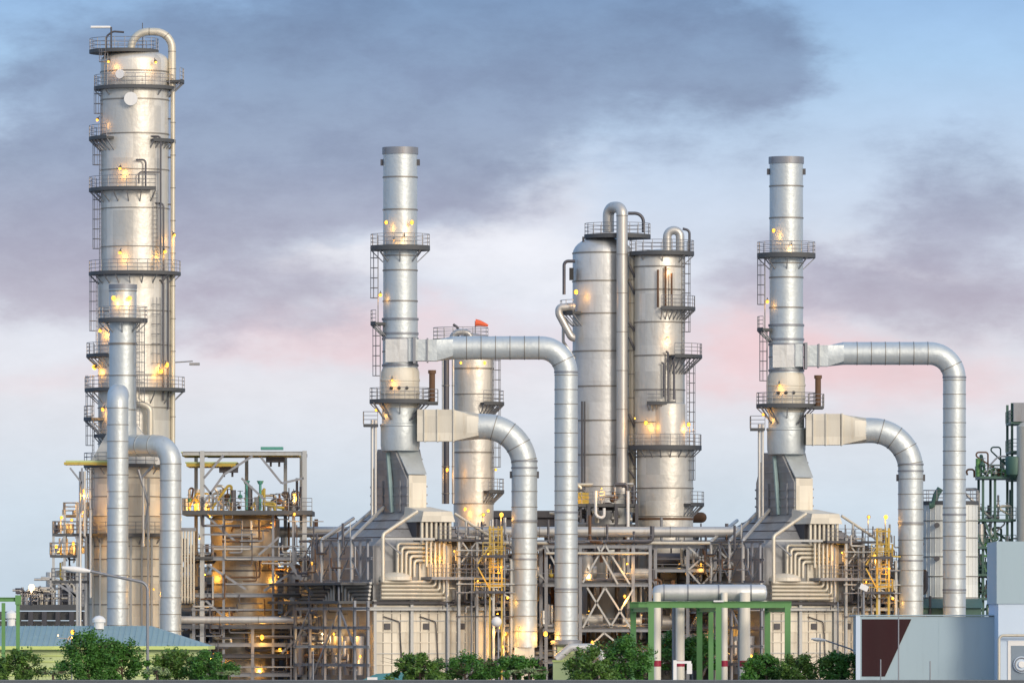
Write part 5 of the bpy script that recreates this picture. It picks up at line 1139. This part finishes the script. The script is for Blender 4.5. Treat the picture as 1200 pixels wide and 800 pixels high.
# ================================================================== TREES
def crown_mesh(seed, w_, h, n, leaf):
    rd = random.Random(seed); m = MB(); cl = []
    lob = [rd.uniform(0.62, 1.15) for _ in range(7)]
    for i in range(40):
        a = rd.uniform(0, 2 * PI); q = rd.random() ** 0.4 * lob[int(a / (2 * PI) * 7) % 7]; zz = rd.uniform(0.0, 1) * (lob[int(a / (2 * PI) * 7) % 7] * 0.4 + 0.62)
        f = math.sqrt(max(0.12, 1 - max(0, zz - 0.3) ** 2 / 0.52))
        cl.append((w_ / 2 * q * f * math.cos(a), w_ / 2 * q * f * math.sin(a) * 0.8, h * zz * 0.92, rd.uniform(0.16, 0.44) * min(w_, h) * 0.5))
    vs = []; fs = []
    for i in range(n):
        c = rd.choice(cl); d = Vector((rd.gauss(0, 1), rd.gauss(0, 1), rd.gauss(0, 1))).normalized() * c[3] * min(1.7, abs(rd.gauss(0.85, 0.33)))
        p = Vector(c[:3]) + d
        if rd.random() < 0.05: p = Vector((p.x * 1.12, p.y * 1.12, p.z * 1.07))
        if p.z < 0: p.z = abs(p.z) * 0.5
        u = Vector((rd.gauss(0, 1), rd.gauss(0, 1), rd.gauss(0, 0.7))).normalized(); v_ = u.cross(d + Vector((rd.gauss(0, .4), rd.gauss(0, .4), rd.gauss(0, .4)))).normalized()
        s_ = leaf * rd.uniform(0.5, 1.5); o = len(vs)
        vs += [p - u * s_, p + v_ * s_ * 0.45, p + u * s_, p - v_ * s_ * 0.45]; fs.append((o, o + 1, o + 2, o + 3))
    m.add(vs, fs); return m
def tree(label, px, Y, top, wpx, seed, bottom=0.9, m_='leaf', n=8500, leaf=0.12, kind='tree', group='small trees along the boundary wall'):
    w_ = 1.18 * wpx * PX(Y); h = Z(top, Y) - bottom; x_ = X(px, Y)
    T = thing(kind, label, kind, (x_, Y, 0), group)
    tr = MB().sweep([(x_, Y, 0), (x_ + 0.05, Y, bottom * 0.6), (x_ - 0.04, Y, bottom + h * 0.35), (x_, Y, bottom + h * 0.7)], [0.12, 0.09, 0.07, 0.02], 8)
    rd = random.Random(seed)
    for i in range(5):
        a = rd.uniform(0, 2 * PI); z = bottom + h * rd.uniform(0.0, 0.4)
        tr.cyl((x_, Y, z), (x_ + math.cos(a) * w_ * 0.33, Y + math.sin(a) * w_ * 0.3, z + h * 0.35), 0.045, 0.015, 6)
    for i in range(16):
        a = rd.uniform(0, 2 * PI); z = bottom + h * rd.uniform(0.1, 0.7); o_ = rd.uniform(0.3, 0.55)
        tr.cyl((x_, Y, z), (x_ + math.cos(a) * w_ * o_, Y + math.sin(a) * w_ * o_ * 0.8, z + h * rd.uniform(0.15, 0.4)), 0.025, 0.008, 5)
    tr.obj('trunk', 'bark', T)
    c = crown_mesh(seed, w_, h, int(n * rd.uniform(0.7, 1.1)), leaf * rd.uniform(0.8, 1.15)); c.v = [p + Vector((x_, Y, bottom)) for p in c.v]
    c.obj('crown', m_, T)
for i, (lab, px, Y, top, wp, mm) in enumerate((
    ('dark bushy tree behind the lone green portal frame', 22, 108, 762, 52, 'leaf_olive'),
    ('tallest leafy tree before the teal roof beside the floodlight post', 104, 104, 741, 58, 'leaf'),
    ('leafy tree just left of the curved street lamp', 143, 106, 751, 56, 'leaf'),
    ('round tree just right of the curved street lamp', 207, 106, 763, 56, 'leaf_olive'),
    ('spreading tree at the eave end of the teal roof', 246, 104, 764, 60, 'leaf'),
    ('bushy tree right beside the small green roofed shed', 492, 104, 768, 74, 'leaf_olive'),
    ('bushy tree beside the thin mast at the cream box heater', 545, 106, 766, 72, 'leaf'),
    ('lighter bushy tree next to the pale green kiosk', 604, 108, 770, 80, 'leaf'),
    ('dense tree between the pale green kiosk and the green gantry', 694, 106, 759, 60, 'leaf_olive'),
    ('tall dense tree touching the first post of the green gantry', 733, 112, 747, 56, 'leaf'),
    ('tree seen between the first two cream drop pipes', 787, 134, 742, 52, 'leaf'),
    ('tree seen in the middle of the green gantry', 822, 134, 744, 50, 'leaf'),
    ('low bush at the far post of the green gantry', 898, 110, 768, 50, 'leaf'),
    ('round bush between far gantry post and the bare masts', 938, 108, 764, 62, 'leaf_olive'),
    ('round bush around the bare mast beside the small street lamp', 982, 108, 765, 60, 'leaf'))):
    tree(lab, px, Y, top, wp, 100 + i, 0.9 if Y < 130 else 1.6, mm)
for i, (lab, px, top, wp) in enumerate((('pale flowering shrub at the foot of the tallest leafy tree', 62, 785, 34), ('pale shrub at the foot of the curved street lamp', 184, 781, 30),
                                        ('pale shrub at the end of the lime green building', 268, 786, 26), ('pale shrub below the lighter bushy tree', 620, 783, 44))):
    tree(lab, px, 98, top, wp, 300 + i, 1.4, 'leaf_pale', 1500, 0.09, 'shrub', 'pale shrubs along the boundary wall')
